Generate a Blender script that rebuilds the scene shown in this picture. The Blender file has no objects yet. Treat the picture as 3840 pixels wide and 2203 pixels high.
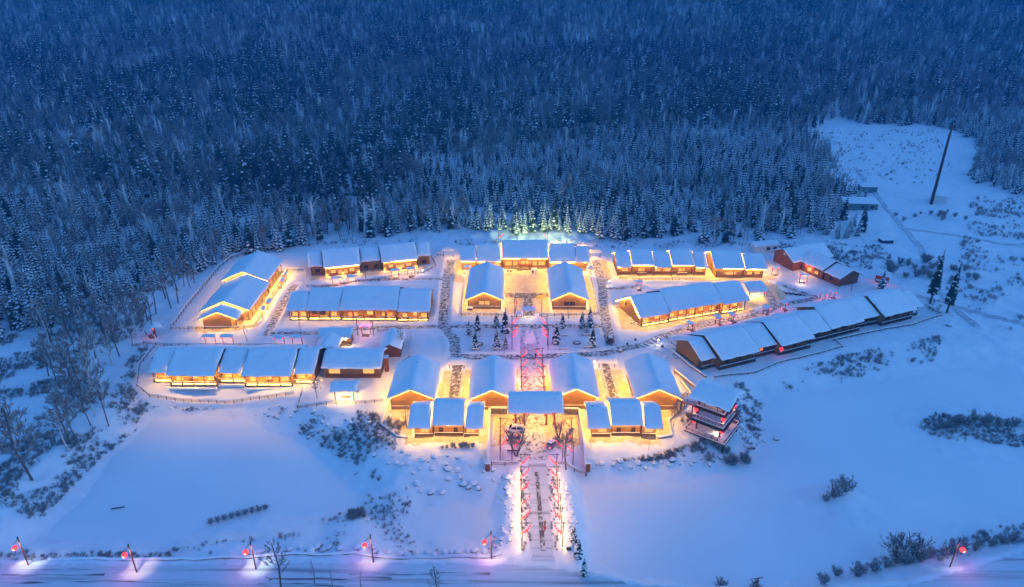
import bpy, bmesh, math, random
import numpy as np
from mathutils import Vector, Matrix

R = math.radians
random.seed(7)
rng = np.random.default_rng(11)
S = bpy.context.scene
COL = S.collection

# ------------------------------------------------------------------ camera, sky, light, exposure
cam = bpy.data.cameras.new('camera')
cam.sensor_width = 36.0
cam.lens = 24.0
cam.clip_start = 1.0
cam.clip_end = 6000.0
cam_ob = bpy.data.objects.new('camera', cam)
COL.objects.link(cam_ob)
cam_ob.location = (0, 0, 100)
cam_ob.rotation_euler = (R(90 - 24.9), 0, 0)
S.camera = cam_ob

SUN_EL, SUN_AZ = R(8), R(75)
w = bpy.data.worlds.new('World')
S.world = w
w.use_nodes = True
nt = w.node_tree
nt.nodes.clear()
sky = nt.nodes.new('ShaderNodeTexSky')
sky.sky_type = 'NISHITA'
sky.sun_disc = False
sky.sun_elevation = SUN_EL
sky.sun_rotation = SUN_AZ
sky.ozone_density = 6.0
sky.air_density = 1.0
sky.dust_density = 0.3
bg = nt.nodes.new('ShaderNodeBackground')
bg.inputs['Strength'].default_value = 0.15
wo = nt.nodes.new('ShaderNodeOutputWorld')
nt.links.new(sky.outputs['Color'], bg.inputs['Color'])
nt.links.new(bg.outputs['Background'], wo.inputs['Surface'])

sun = bpy.data.lights.new('sun', 'SUN')
sun.energy = 0.10
sun.angle = R(60)
sun.color = (0.42, 0.66, 1.0)
sun_ob = bpy.data.objects.new('sun', sun)
COL.objects.link(sun_ob)
sun_ob.rotation_euler = (R(50), 0, R(75))

S.view_settings.view_transform = 'Standard'
S.view_settings.look = 'None'
S.view_settings.gamma = 1.0
S.view_settings.exposure = 1.7
S.cycles.use_denoising = True
S.cycles.use_adaptive_sampling = False
S.cycles.denoising_input_passes = 'RGB_ALBEDO_NORMAL'
S.cycles.denoising_prefilter = 'ACCURATE'
S.cycles.max_bounces = 5
S.cycles.diffuse_bounces = 3
S.cycles.glossy_bounces = 2
S.cycles.transparent_max_bounces = 4
S.cycles.sample_clamp_indirect = 4.0
S.cycles.use_light_tree = True

# ------------------------------------------------------------------ helpers: noise, tags, mesh builder
def vnoise(x, y, scale, seed=0):
    r = np.random.default_rng(seed)
    n = 256
    t = r.random((n, n))
    X, Y = np.asarray(x, float) / scale + 1000.0, np.asarray(y, float) / scale + 1000.0
    xi, yi = np.floor(X).astype(int), np.floor(Y).astype(int)
    fx, fy = X - xi, Y - yi
    fx, fy = fx * fx * (3 - 2 * fx), fy * fy * (3 - 2 * fy)
    a, b = t[xi % n, yi % n], t[(xi + 1) % n, yi % n]
    c, d = t[xi % n, (yi + 1) % n], t[(xi + 1) % n, (yi + 1) % n]
    return (a * (1 - fx) + b * fx) * (1 - fy) + (c * (1 - fx) + d * fx) * fy

def fbm(x, y, scale, seed=0, octv=4):
    s, a, tot = 0.0, 1.0, 0.0
    for k in range(octv):
        s = s + a * vnoise(x, y, scale / 2 ** k, seed + k)
        tot += a
        a *= 0.5
    return s / tot

def in_poly(px, py, poly):
    px, py = np.asarray(px, float), np.asarray(py, float)
    inside = np.zeros(px.shape, bool)
    n = len(poly)
    for i in range(n):
        x1, y1 = poly[i]
        x2, y2 = poly[(i + 1) % n]
        if y1 == y2:
            continue
        c = ((y1 > py) != (y2 > py)) & (px < (x2 - x1) * (py - y1) / (y2 - y1) + x1)
        inside ^= c
    return inside

def dist_line(px, py, pts, closed=False):
    px, py = np.asarray(px, float), np.asarray(py, float)
    best = np.full(px.shape, 1e9)
    seg = list(zip(pts[:-1], pts[1:])) + ([(pts[-1], pts[0])] if closed else [])
    for (x1, y1), (x2, y2) in seg:
        dx, dy = x2 - x1, y2 - y1
        L = dx * dx + dy * dy or 1e-9
        t = np.clip(((px - x1) * dx + (py - y1) * dy) / L, 0, 1)
        best = np.minimum(best, np.hypot(px - x1 - t * dx, py - y1 - t * dy))
    return best

def sstep(x, a, b):
    t = np.clip((x - a) / (b - a), 0, 1)
    return t * t * (3 - 2 * t)

def tag(o, label=None, cat=None, group=None, kind=None):
    if label: o['label'] = label
    if cat: o['category'] = cat
    if group: o['group'] = group
    if kind: o['kind'] = kind
    return o

def empty(name, loc, rz=0.0, label=None, cat=None, group=None):
    o = bpy.data.objects.new(name, None)
    o.empty_display_size = 0.5
    COL.objects.link(o)
    o.location = loc
    o.rotation_euler = (0, 0, rz)
    return tag(o, label, cat, group)

class MB:
    def __init__(self):
        self.v, self.f, self.m, self.mats = [], [], [], []
    def mi(self, mat):
        if mat not in self.mats: self.mats.append(mat)
        return self.mats.index(mat)
    def poly(self, pts, mat):
        n = len(self.v)
        self.v += [tuple(p) for p in pts]
        self.f.append(tuple(range(n, n + len(pts))))
        self.m.append(self.mi(mat))
    def mesh(self, vs, fs, mat):
        n = len(self.v)
        k = self.mi(mat)
        self.v += [tuple(p) for p in vs]
        self.f += [tuple(i + n for i in f) for f in fs]
        self.m += [k] * len(fs)
    def box(self, x0, x1, y0, y1, z0, z1, mat):
        v = [(x0, y0, z0), (x1, y0, z0), (x1, y1, z0), (x0, y1, z0), (x0, y0, z1), (x1, y0, z1), (x1, y1, z1), (x0, y1, z1)]
        self.mesh(v, [(3, 2, 1, 0), (4, 5, 6, 7), (0, 1, 5, 4), (1, 2, 6, 5), (2, 3, 7, 6), (3, 0, 4, 7)], mat)
    def bar(self, p, q, a, b, mat, n=4):
        """tapered bar from p (radius a) to q (radius b)"""
        p, q = Vector(p), Vector(q)
        d = (q - p)
        if d.length < 1e-6: return
        d.normalize()
        s = d.cross(Vector((0, 0, 1)))
        if s.length < 1e-3: s = d.cross(Vector((1, 0, 0)))
        s.normalize()
        t = d.cross(s)
        off = math.pi / n
        vs = []
        for c, r in ((p, a), (q, b)):
            for k in range(n):
                an = 2 * math.pi * k / n + off
                vs.append(c + s * (math.cos(an) * r) + t * (math.sin(an) * r))
        fs = [(k, (k + 1) % n, n + (k + 1) % n, n + k) for k in range(n)] + [tuple(range(n))[::-1], tuple(range(n, 2 * n))]
        self.mesh(vs, fs, mat)
    def prism(self, prof, u0, u1, mat, axis='x'):
        """closed (y,z) profile run along x"""
        n = len(prof)
        if axis == 'x':
            vs = [(u0, a, b) for a, b in prof] + [(u1, a, b) for a, b in prof]
        else:
            vs = [(a, u0, b) for a, b in prof] + [(a, u1, b) for a, b in prof]
        fs = [(k, (k + 1) % n, n + (k + 1) % n, n + k) for k in range(n)] + [tuple(range(n))[::-1], tuple(range(n, 2 * n))]
        self.mesh(vs, fs, mat)
    def ball(self, c, rx, ry, rz, mat, nu=8, nv=6):
        vs, fs = [], []
        for i in range(nv + 1):
            th = math.pi * i / nv
            for j in range(nu):
                ph = 2 * math.pi * j / nu
                vs.append((c[0] + rx * math.sin(th) * math.cos(ph), c[1] + ry * math.sin(th) * math.sin(ph), c[2] + rz * math.cos(th)))
        for i in range(nv):
            for j in range(nu):
                fs.append((i * nu + j, (i + 1) * nu + j, (i + 1) * nu + (j + 1) % nu, i * nu + (j + 1) % nu))
        self.mesh(vs, fs, mat)
    def data(self, name, smooth=False, fix=False):
        me = bpy.data.meshes.new(name)
        me.from_pydata(self.v, [], self.f)
        for mt in self.mats: me.materials.append(mt)
        me.polygons.foreach_set('material_index', self.m)
        if smooth: me.polygons.foreach_set('use_smooth', [True] * len(self.f))
        if fix:
            b = bmesh.new(); b.from_mesh(me)
            bmesh.ops.remove_doubles(b, verts=b.verts, dist=1e-4)
            bmesh.ops.recalc_face_normals(b, faces=b.faces)
            b.to_mesh(me); b.free()
        me.update()
        return me
    def build(self, name, parent=None, smooth=False, fix=True, loc=(0, 0, 0), rz=0.0):
        return link(name, self.data(name, smooth, fix), parent, loc, rz)

def link(name, me, parent=None, loc=(0, 0, 0), rz=0.0):
    o = bpy.data.objects.new(name, me)
    COL.objects.link(o)
    o.location = loc
    o.rotation_euler = (0, 0, rz)
    if parent is not None: o.parent = parent
    return o

def copy_tree(o, parent=None):
    c = o.copy()
    COL.objects.link(c)
    if parent is not None: c.parent = parent
    for ch in list(o.children):
        copy_tree(ch, c)
    return c

def lamp(name, loc, energy, color, radius=0.15, parent=None, kind='POINT', spot=None, rot=(0, 0, 0)):
    l = bpy.data.lights.new(name, kind)
    l.energy = energy
    l.color = color
    l.shadow_soft_size = radius
    if kind == 'SPOT':
        l.spot_size = spot
        l.spot_blend = 1.0
    o = bpy.data.objects.new(name, l)
    COL.objects.link(o)
    o.location = loc
    o.rotation_euler = rot
    if parent is not None: o.parent = parent
    return o

# ------------------------------------------------------------------ materials
def new_mat(name, col=(0.5, 0.5, 0.5), rough=0.7, metal=0.0):
    m = bpy.data.materials.new(name)
    m.use_nodes = True
    b = m.node_tree.nodes['Principled BSDF']
    b.inputs['Base Color'].default_value = (*col, 1)
    b.inputs['Roughness'].default_value = rough
    b.inputs['Metallic'].default_value = metal
    b.inputs['Specular IOR Level'].default_value = 0.3
    return m, m.node_tree, b

def noise_color(m, nt_, b, c1, c2, scale, detail=4, lo=0.35, hi=0.65, coord='Object', stretch=None, bump=0.0, dist=0.1):
    tc = nt_.nodes.new('ShaderNodeTexCoord')
    no = nt_.nodes.new('ShaderNodeTexNoise')
    no.inputs['Scale'].default_value = scale
    no.inputs['Detail'].default_value = detail
    src = tc.outputs[coord]
    if stretch:
        mp = nt_.nodes.new('ShaderNodeMapping')
        mp.inputs['Scale'].default_value = stretch
        nt_.links.new(src, mp.inputs['Vector'])
        src = mp.outputs['Vector']
    nt_.links.new(src, no.inputs['Vector'])
    cr = nt_.nodes.new('ShaderNodeValToRGB')
    cr.color_ramp.elements[0].position = lo
    cr.color_ramp.elements[1].position = hi
    cr.color_ramp.elements[0].color = (*c1, 1)
    cr.color_ramp.elements[1].color = (*c2, 1)
    nt_.links.new(no.outputs['Fac'], cr.inputs['Fac'])
    nt_.links.new(cr.outputs['Color'], b.inputs['Base Color'])
    if bump:
        bp = nt_.nodes.new('ShaderNodeBump')
        bp.inputs['Strength'].default_value = bump
        bp.inputs['Distance'].default_value = dist
        nt_.links.new(no.outputs['Fac'], bp.inputs['Height'])
        nt_.links.new(bp.outputs['Normal'], b.inputs['Normal'])
    return no, cr

def simple(name, c1, c2=None, scale=2.0, rough=0.7, bump=0.0, metal=0.0, stretch=None, lo=0.35, hi=0.65, dist=0.1):
    m, t, b = new_mat(name, c1, rough, metal)
    if c2 is not None:
        noise_color(m, t, b, c1, c2, scale, bump=bump, stretch=stretch, lo=lo, hi=hi, dist=dist)
    return m

def emit(name, col, strength, sampled=True, base=(0.3, 0.1, 0.05)):
    m, t, b = new_mat(name, base, 0.5)
    b.inputs['Emission Color'].default_value = (*col, 1)
    b.inputs['Emission Strength'].default_value = strength
    if not sampled:
        m.cycles.emission_sampling = 'NONE'
    return m

M = {}
M['snow'] = simple('snow', (0.78, 0.80, 0.84), (0.86, 0.87, 0.89), 0.35, 0.65, bump=0.25, dist=0.25)
M['ice_snow'] = simple('pond_snow', (0.80, 0.82, 0.84), (0.86, 0.87, 0.89), 0.05, 0.6, bump=0.1, dist=0.1)
M['roof_snow'] = simple('roof_snow', (0.80, 0.82, 0.85), (0.86, 0.87, 0.89), 0.8, 0.6, bump=0.15, dist=0.1)

def log_wall(name, c1, c2, pitch=0.28, bump=0.6):
    m, t, b = new_mat(name, c1, 0.65)
    no, cr = noise_color(m, t, b, c1, c2, 1.6, stretch=(0.4, 0.4, 5.0))
    tc = t.nodes.new('ShaderNodeTexCoord')
    wv = t.nodes.new('ShaderNodeTexWave')
    wv.wave_type = 'BANDS'
    wv.bands_direction = 'Z'
    wv.wave_profile = 'SIN'
    wv.inputs['Scale'].default_value = 0.314 / pitch
    wv.inputs['Distortion'].default_value = 0.0
    t.links.new(tc.outputs['Object'], wv.inputs['Vector'])
    mx = t.nodes.new('ShaderNodeMix')
    mx.data_type = 'RGBA'
    mx.blend_type = 'MULTIPLY'
    mx.inputs['Factor'].default_value = 1.0
    cr2 = t.nodes.new('ShaderNodeValToRGB')
    cr2.color_ramp.elements[0].color = (0.35, 0.30, 0.28, 1)
    cr2.color_ramp.elements[0].position = 0.0
    cr2.color_ramp.elements[1].color = (1, 1, 1, 1)
    cr2.color_ramp.elements[1].position = 0.35
    t.links.new(wv.outputs['Fac'], cr2.inputs['Fac'])
    t.links.new(cr.outputs['Color'], mx.inputs['A'])
    t.links.new(cr2.outputs['Color'], mx.inputs['B'])
    t.links.new(mx.outputs['Result'], b.inputs['Base Color'])
    bp = t.nodes.new('ShaderNodeBump')
    bp.inputs['Strength'].default_value = bump
    bp.inputs['Distance'].default_value = 0.08
    t.links.new(wv.outputs['Fac'], bp.inputs['Height'])
    t.links.new(bp.outputs['Normal'], b.inputs['Normal'])
    return m

M['log'] = log_wall('log_wall', (0.24, 0.125, 0.035), (0.38, 0.205, 0.06))
M['plank'] = log_wall('plank_wall', (0.23, 0.12, 0.035), (0.36, 0.195, 0.058), 0.2, 0.4)
M['red_log'] = log_wall('red_log_wall', (0.20, 0.065, 0.025), (0.30, 0.11, 0.045))
M['dark_log'] = log_wall('dark_log_wall', (0.13, 0.075, 0.04), (0.20, 0.115, 0.06))
M['timber'] = simple('timber', (0.085, 0.042, 0.022), (0.14, 0.07, 0.035), 3.0, 0.6, stretch=(1, 1, 4))
M['dark_timber'] = simple('dark_timber', (0.045, 0.026, 0.018), (0.08, 0.045, 0.03), 3.0, 0.6)
M['red_timber'] = simple('red_timber', (0.20, 0.045, 0.025), (0.28, 0.07, 0.035), 3.0, 0.55)
M['stone'] = simple('stone', (0.11, 0.10, 0.085), (0.27, 0.245, 0.21), 2.4, 0.85, bump=0.7)
M['rock'] = simple('rock', (0.08, 0.075, 0.07), (0.22, 0.20, 0.18), 1.5, 0.9, bump=0.6)
M['lit_glass'] = emit('lit_window', (1.0, 0.45, 0.10), 0.42, False)
M['dark_glass'] = simple('dark_glass', (0.02, 0.022, 0.03), rough=0.12)
M['red_glass'] = emit('red_lit_window', (1.0, 0.14, 0.03), 0.8, False)
M['strip'] = emit('light_strip', (1.0, 0.51, 0.05), 54.0)
M['led'] = emit('led_line', (1.0, 0.66, 0.22), 5.0, False)
M['strip_low'] = emit('light_strip_low', (1.0, 0.50, 0.05), 21.0)
M['lantern'] = emit('red_lantern_silk', (1.0, 0.022, 0.028), 1.3, False, (0.5, 0.02, 0.02))
M['lantern_core'] = emit('lantern_glow', (1.0, 0.25, 0.08), 2.0, False)
M['gold'] = simple('gold_trim', (0.45, 0.28, 0.06), rough=0.4, metal=0.5)
M['bulb'] = emit('bulb', (1.0, 0.75, 0.45), 14.0, False)
M['needle'] = simple('spruce_needles', (0.014, 0.034, 0.024), (0.032, 0.062, 0.042), 1.2, 0.8)
M['bark'] = simple('bark', (0.075, 0.063, 0.055), (0.14, 0.12, 0.105), 3.0, 0.9)
M['birch'] = simple('birch_bark', (0.42, 0.40, 0.37), (0.55, 0.53, 0.5), 2.0, 0.8)
M['twig'] = simple('twigs', (0.17, 0.155, 0.145), (0.30, 0.285, 0.275), 0.35, 0.9)
M['frost'] = simple('frosted_twigs', (0.42, 0.43, 0.45), (0.62, 0.63, 0.65), 0.6, 0.85)
M['dry'] = simple('dry_grass', (0.15, 0.125, 0.09), (0.28, 0.235, 0.17), 1.5, 0.9)
M['metal'] = simple('grey_metal', (0.18, 0.18, 0.19), rough=0.45, metal=0.7)
M['rubber'] = simple('rubber', (0.02, 0.02, 0.022), rough=0.8)
M['white_paint'] = simple('white_paint', (0.72, 0.72, 0.72), rough=0.3)
M['grey_paint'] = simple('grey_paint', (0.22, 0.22, 0.24), rough=0.3)
M['blue_paint'] = simple('dark_blue_paint', (0.03, 0.045, 0.09), rough=0.3)
M['shed'] = simple('green_shed_wall', (0.10, 0.17, 0.16), (0.13, 0.21, 0.20), 2.0, 0.6)
M['white_wall'] = simple('white_panel', (0.6, 0.6, 0.6), (0.68, 0.68, 0.68), 1.0, 0.6)
M['red_light'] = emit('tail_light', (1.0, 0.03, 0.02), 5.0, False)
M['yellow_sign'] = simple('yellow_disc', (0.75, 0.50, 0.04), (0.8, 0.6, 0.1), 2.0, 0.5)

def ground_path_mat(name, dark1, dark2, cover=0.5, scale=0.9):
    """paving stones half hidden under trodden snow"""
    m, t, b = new_mat(name, dark1, 0.75)
    tc = t.nodes.new('ShaderNodeTexCoord')
    vo = t.nodes.new('ShaderNodeTexVoronoi')
    vo.inputs['Scale'].default_value = 1.7
    t.links.new(tc.outputs['Object'], vo.inputs['Vector'])
    cr = t.nodes.new('ShaderNodeValToRGB')
    cr.color_ramp.elements[0].color = (*dark1, 1)
    cr.color_ramp.elements[1].color = (*dark2, 1)
    t.links.new(vo.outputs['Color'], cr.inputs['Fac'])
    no = t.nodes.new('ShaderNodeTexNoise')
    no.inputs['Scale'].default_value = scale
    no.inputs['Detail'].default_value = 6
    no.inputs['Roughness'].default_value = 0.7
    t.links.new(tc.outputs['Object'], no.inputs['Vector'])
    cr2 = t.nodes.new('ShaderNodeValToRGB')
    cr2.color_ramp.elements[0].position = cover - 0.05
    cr2.color_ramp.elements[1].position = cover + 0.05
    t.links.new(no.outputs['Fac'], cr2.inputs['Fac'])
    mx = t.nodes.new('ShaderNodeMix')
    mx.data_type = 'RGBA'
    t.links.new(cr2.outputs['Color'], mx.inputs['Factor'])
    t.links.new(cr.outputs['Color'], mx.inputs['A'])
    mx.inputs['B'].default_value = (0.7, 0.71, 0.73, 1)
    t.links.new(mx.outputs['Result'], b.inputs['Base Color'])
    bp = t.nodes.new('ShaderNodeBump')
    bp.inputs['Strength'].default_value = 0.5
    bp.inputs['Distance'].default_value = 0.06
    t.links.new(no.outputs['Fac'], bp.inputs['Height'])
    t.links.new(bp.outputs['Normal'], b.inputs['Normal'])
    return m

M['path'] = ground_path_mat('paving_under_snow', (0.07, 0.065, 0.055), (0.20, 0.185, 0.16), 0.50)
M['alley'] = ground_path_mat('trodden_and_glow_snow', (0.09, 0.08, 0.075), (0.22, 0.20, 0.18), 0.44)
M['grit'] = ground_path_mat('bare_gravel', (0.10, 0.085, 0.065), (0.24, 0.20, 0.15), 0.55)
M['yard'] = simple('lamp_glow_snow', (0.60, 0.47, 0.27), (0.80, 0.69, 0.50), 0.55, 0.75, bump=0.4, dist=0.15, lo=.3, hi=.7)  # warm lamp light on the courts is painted into this snow colour
M['wheel_track'] = simple('worn_wheel_track', (0.13, 0.13, 0.14), (0.66, 0.68, 0.72), 0.7, 0.6, stretch=(.22, 3.0, 1), lo=.36, hi=.54)
M['rut'] = simple('packed_rut', (0.46, 0.47, 0.50), (0.66, 0.67, 0.70), 0.8, 0.6, bump=.3)
M['road'] = simple('packed_snow_road', (0.34, 0.35, 0.38), (0.66, 0.68, 0.72), 0.5, 0.55, bump=0.3, stretch=(0.06, 1.6, 1), lo=0.30, hi=0.5)

# ------------------------------------------------------------------ terrain
POND_Z = -3.5
WEST_POND = [(-96, 104), (-95, 124), (-92.5, 146), (-84, 149), (-74.7, 149.5), (-66, 146), (-58, 141), (-49, 136), (-39.6, 127), (-32, 119), (-31, 113), (-40, 110), (-55, 110.5), (-63, 108), (-71, 103)]
MID_POND = [(-22, 108.5), (-20, 115.5), (-11, 116.5), (-3.2, 115), (-3.4, 105.4), (-6.3, 101.3), (-18.4, 101.5)]
EAST_POND = [(15.5, 121.5), (24, 123.5), (40, 124.5), (49, 127.5), (60, 136), (66, 147), (70, 156), (94, 163), (123, 172), (147, 168), (190, 170), (190, 118), (130, 116), (108, 111), (88, 106), (72, 99.5), (61, 95), (48, 91), (22, 92), (15, 98)]
CLEARING = [(150, 268), (157, 300), (165, 325), (176, 384), (200, 470), (222, 500), (300, 480), (268, 410), (242, 345), (300, 338), (420, 345), (420, 200), (150, 200)]

PATHS = {   # centre line, half width, material
    'main_alley': ([(5.2, 192.5), (5.2, 180), (5.3, 160), (5.5, 146), (5.6, 125)], 2.6, 'alley'),
    'west_alley': ([(-23.6, 246), (-23.9, 228), (-22.4, 200), (-21.8, 191), (-17.5, 182), (-16.3, 172)], 1.5, 'path'),
    'east_alley': ([(32.6, 246), (32.2, 222), (30.6, 205), (29.8, 190), (29.6, 178)], 1.5, 'path'),
    'upper_cross_path': ([(-75.5, 185.5), (-66, 186), (-59, 186.5), (-48.7, 189.2), (-36, 190), (-24, 190.4), (-10, 190.6), (3, 190.8), (10, 190.8), (29, 191)], 1.2, 'path'),
    'lower_cross_path': ([(-17, 171.8), (-8, 171.5), (2, 171.6), (14, 172.2), (27, 173.6), (34, 177), (39.5, 178.6), (47, 185), (53, 188), (64, 193), (75, 196.8), (84, 201), (88, 205), (89.4, 217)], 1.3, 'path'),
    'west_lane': ([(-77.6, 223), (-77.2, 208), (-76, 191.6), (-75.4, 184.5)], 1.2, 'path'),
    'upper_west_path': ([(-69.5, 219.5), (-62, 222.5), (-55, 226), (-42, 227.6), (-28, 227.7), (-24, 227.9)], 1.0, 'path'),
    'hall_court_path': ([(-2.3, 214), (5.3, 213.2), (12.7, 214)], 1.9, 'grit'),
    'court_link': ([(5.3, 211), (5.4, 204), (5.4, 198)], 1.4, 'grit'),
    'west_court_path': ([(-15.4, 170), (-15.4, 162), (-15.3, 148)], 1.3, 'grit'),
    'east_court_path': ([(26.6, 172), (26.5, 160), (26.8, 148)], 1.0, 'grit'),
    'west_court_apron': ([(-18.6, 147.0), (-11.3, 147.0)], 1.5, 'grit'),
    'east_court_apron': ([(22.6, 147.2), (30.5, 147.2)], 1.5, 'grit'),
    'upper_east_path': ([(96.5, 222.5), (99, 218), (104.6, 212), (100, 209.5), (95.5, 208), (88.5, 205.5)], 1.0, 'path'),
    'east_link': ([(30.5, 218.5), (38, 219.5), (45, 221)], 0.9, 'path'),
}
PADS = [[(-3, 228.5), (13.5, 228.5), (13.5, 200), (-2.8, 200)], [(-5.2, 122.4), (-5.3, 143), (16.7, 143), (16.7, 122.4)]]

ROAD = [(-130, 91.2), (-60, 91.4), (-20, 91.8), (5, 91), (22, 86.5), (50, 84), (72, 86.5), (90, 91.5), (115, 101), (150, 114)]

def village_weight(x, y):
    return sstep(x, -118, -104) * (1 - sstep(x, 128, 150)) * sstep(y, 124, 140) * (1 - sstep(y, 246, 262))

def hill(x, y):
    d = np.clip(y - 300, 0, None)
    h = 0.00016 * d * d
    d2 = np.clip(y - 900, 0, None)
    h = np.where(d2 > 0, 0.00016 * 600 ** 2 + 0.19 * d2, h)
    h = h * (1 + 0.25 * (fbm(x, y, 260, 3, 3) - 0.5) * 2 * sstep(y, 380, 520))
    h = h + 7 * sstep(-np.asarray(x, float), 125, 260) * sstep(y, 150, 260)
    return h

def height(x, y, detail=True):
    x, y = np.asarray(x, float), np.asarray(y, float)
    vil = village_weight(x, y)
    h = hill(x, y)
    rough = fbm(x, y, 9, 21, 4) - 0.5
    lump = fbm(x, y, 3.0, 31, 3) - 0.5
    h = h + (1 - vil) * (rough * 1.7 + lump * 1.0 * (y < 340)) + vil * (rough * 0.35 + lump * 0.35 + 0.22)
    # driveway and parking causeway, road
    drv = np.abs(x - 5.7)
    h = np.where(y < 128, h * (1 - (1 - sstep(drv, 4.5, 7.5))), h)
    rd = dist_line(x, y, ROAD)
    h = h * (0.12 + 0.88 * sstep(rd, 3.0, 6.0)) + 0.35 * np.exp(-((rd - 4.8) / 1.2) ** 2) * (drv > 4) * (0.5 + lump)
    # snow banks beside the cleared paths
    dpath = np.full(x.shape, 99.0)
    for pts, hw, _ in PATHS.values():
        dpath = np.minimum(dpath, dist_line(x, y, pts) - hw)
    bank = 0.38 * np.exp(-((dpath - 1.1) / 0.7) ** 2) * (0.55 + 1.1 * fbm(x, y, 3.5, 51, 3))
    inalley = (np.abs(x - 5.4) < 3.2) & (y < 192)
    h = np.where(dpath < 4, h * sstep(dpath, -0.2, 1.3) + bank * ~inalley, h)
    for p in PADS:
        d = dist_line(x, y, p, True)
        ins = in_poly(x, y, p)
        k = np.where(ins, sstep(d, 0, 1.2), 0.0)
        h = h * (1 - k) + k * (0.05 + 0.30 * (fbm(x, y, 3.5, 61, 3) - 0.42).clip(0) * (dpath > 1))
    # ponds
    for p in (WEST_POND, MID_POND, EAST_POND):
        d = dist_line(x, y, p, True)
        sd = np.where(in_poly(x, y, p), -d, d)
        wv_ = (fbm(x, y, 13, 71, 4) - 0.5) * (8.0 if p is MID_POND else 6.0)
        k = sstep(sd + wv_, -3.0, 12.0)
        if p is MID_POND or p is EAST_POND:
            k = np.maximum(k, 1 - sstep(drv, 6.2, 10.5))
        k = np.maximum(k, 1 - sstep(rd, 4.0, 7.5))
        h = -3.60 * (1 - k) + h * k
    for ix, iy, r_, hh in ((71, 115.5, 8, 1.7), (114, 141, 14, 1.8), (130, 141.5, 14, 1.6)):
        h = h + hh * np.exp(-((x - ix) ** 2 + ((y - iy) * 1.3) ** 2) / (r_ * r_ * 0.5))
    return h

def hz(x, y):
    return float(height(np.array([x]), np.array([y]))[0])

def grid_mesh(name, xs, ys, mat, zfun, smooth=True):
    X, Y = np.meshgrid(xs, ys)
    Z = zfun(X, Y)
    nx, ny = len(xs), len(ys)
    co = np.stack([X, Y, Z], -1).reshape(-1, 3).astype(np.float32)
    i = np.arange((nx - 1) * (ny - 1))
    a = (i // (nx - 1)) * nx + i % (nx - 1)
    q = np.stack([a, a + 1, a + nx + 1, a + nx], -1).astype(np.int32)
    me = bpy.data.meshes.new(name)
    me.vertices.add(len(co)); me.vertices.foreach_set('co', co.ravel())
    me.loops.add(q.size); me.loops.foreach_set('vertex_index', q.ravel())
    me.polygons.add(len(q))
    me.polygons.foreach_set('loop_start', np.arange(len(q), dtype=np.int32) * 4)
    me.polygons.foreach_set('loop_total', np.full(len(q), 4, np.int32))
    me.materials.append(mat)
    if smooth: me.polygons.foreach_set('use_smooth', np.ones(len(q), bool))
    me.update(calc_edges=True)
    return me

gx = np.concatenate([np.arange(-1500, -170, 14.0), np.arange(-170, -125, 2.0), np.arange(-125, 150, 0.75), np.arange(150, 260, 2.0), np.arange(260, 1500, 14.0)])
gy = np.concatenate([np.arange(30, 84, 6.0), np.arange(84, 256, 0.75), np.arange(256, 520, 2.5), np.arange(520, 1500, 14.0)])
tag(link('snowy_ground', grid_mesh('snowy_ground', gx, gy, M['snow'], height)), kind='structure')

def pond(poly, name):
    xs, ys = [p[0] for p in poly], [p[1] for p in poly]
    m = MB()
    cx, cy = sum(xs) / len(xs), sum(ys) / len(ys)
    pts = [(cx + (x - cx) * 1.16, cy + (y - cy) * 1.16, POND_Z) for x, y in poly]
    m.poly(pts, M['ice_snow'])
    tag(m.build(name, fix=False), kind='structure')
pond(WEST_POND, 'frozen_pond_west')
pond(MID_POND, 'frozen_pond_middle')
pond(EAST_POND, 'frozen_pond_east')

def strip_mesh(name, pts, hw, mat, lift=0.07, step=0.7):
    P = [Vector((a, b, 0)) for a, b in pts]
    line = []
    for a, b in zip(P[:-1], P[1:]):
        n = max(1, int((b - a).length / step))
        line += [a.lerp(b, k / n) for k in range(n)]
    line.append(P[-1])
    nw = max(4, int(hw * 2 / 0.6))
    vs, fs = [], []
    for i, c in enumerate(line):
        d = (line[min(i + 1, len(line) - 1)] - line[max(i - 1, 0)]).normalized()
        s = Vector((-d.y, d.x, 0))
        ww = hw * (0.9 + 0.25 * random.random())
        for k in range(nw + 1):
            vs.append(c + s * ww * (2 * k / nw - 1))
    arr = np.array([(v.x, v.y) for v in vs])
    z = height(arr[:, 0], arr[:, 1]) + lift
    vs = [(v.x, v.y, zz) for v, zz in zip(vs, z)]
    for i in range(len(line) - 1):
        for k in range(nw):
            a = i * (nw + 1) + k
            fs.append((a, a + 1, a + nw + 2, a + nw + 1))
    m = MB(); m.mesh(vs, fs, mat)
    o = m.build(name, smooth=True)
    return tag(o, kind='structure')

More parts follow.
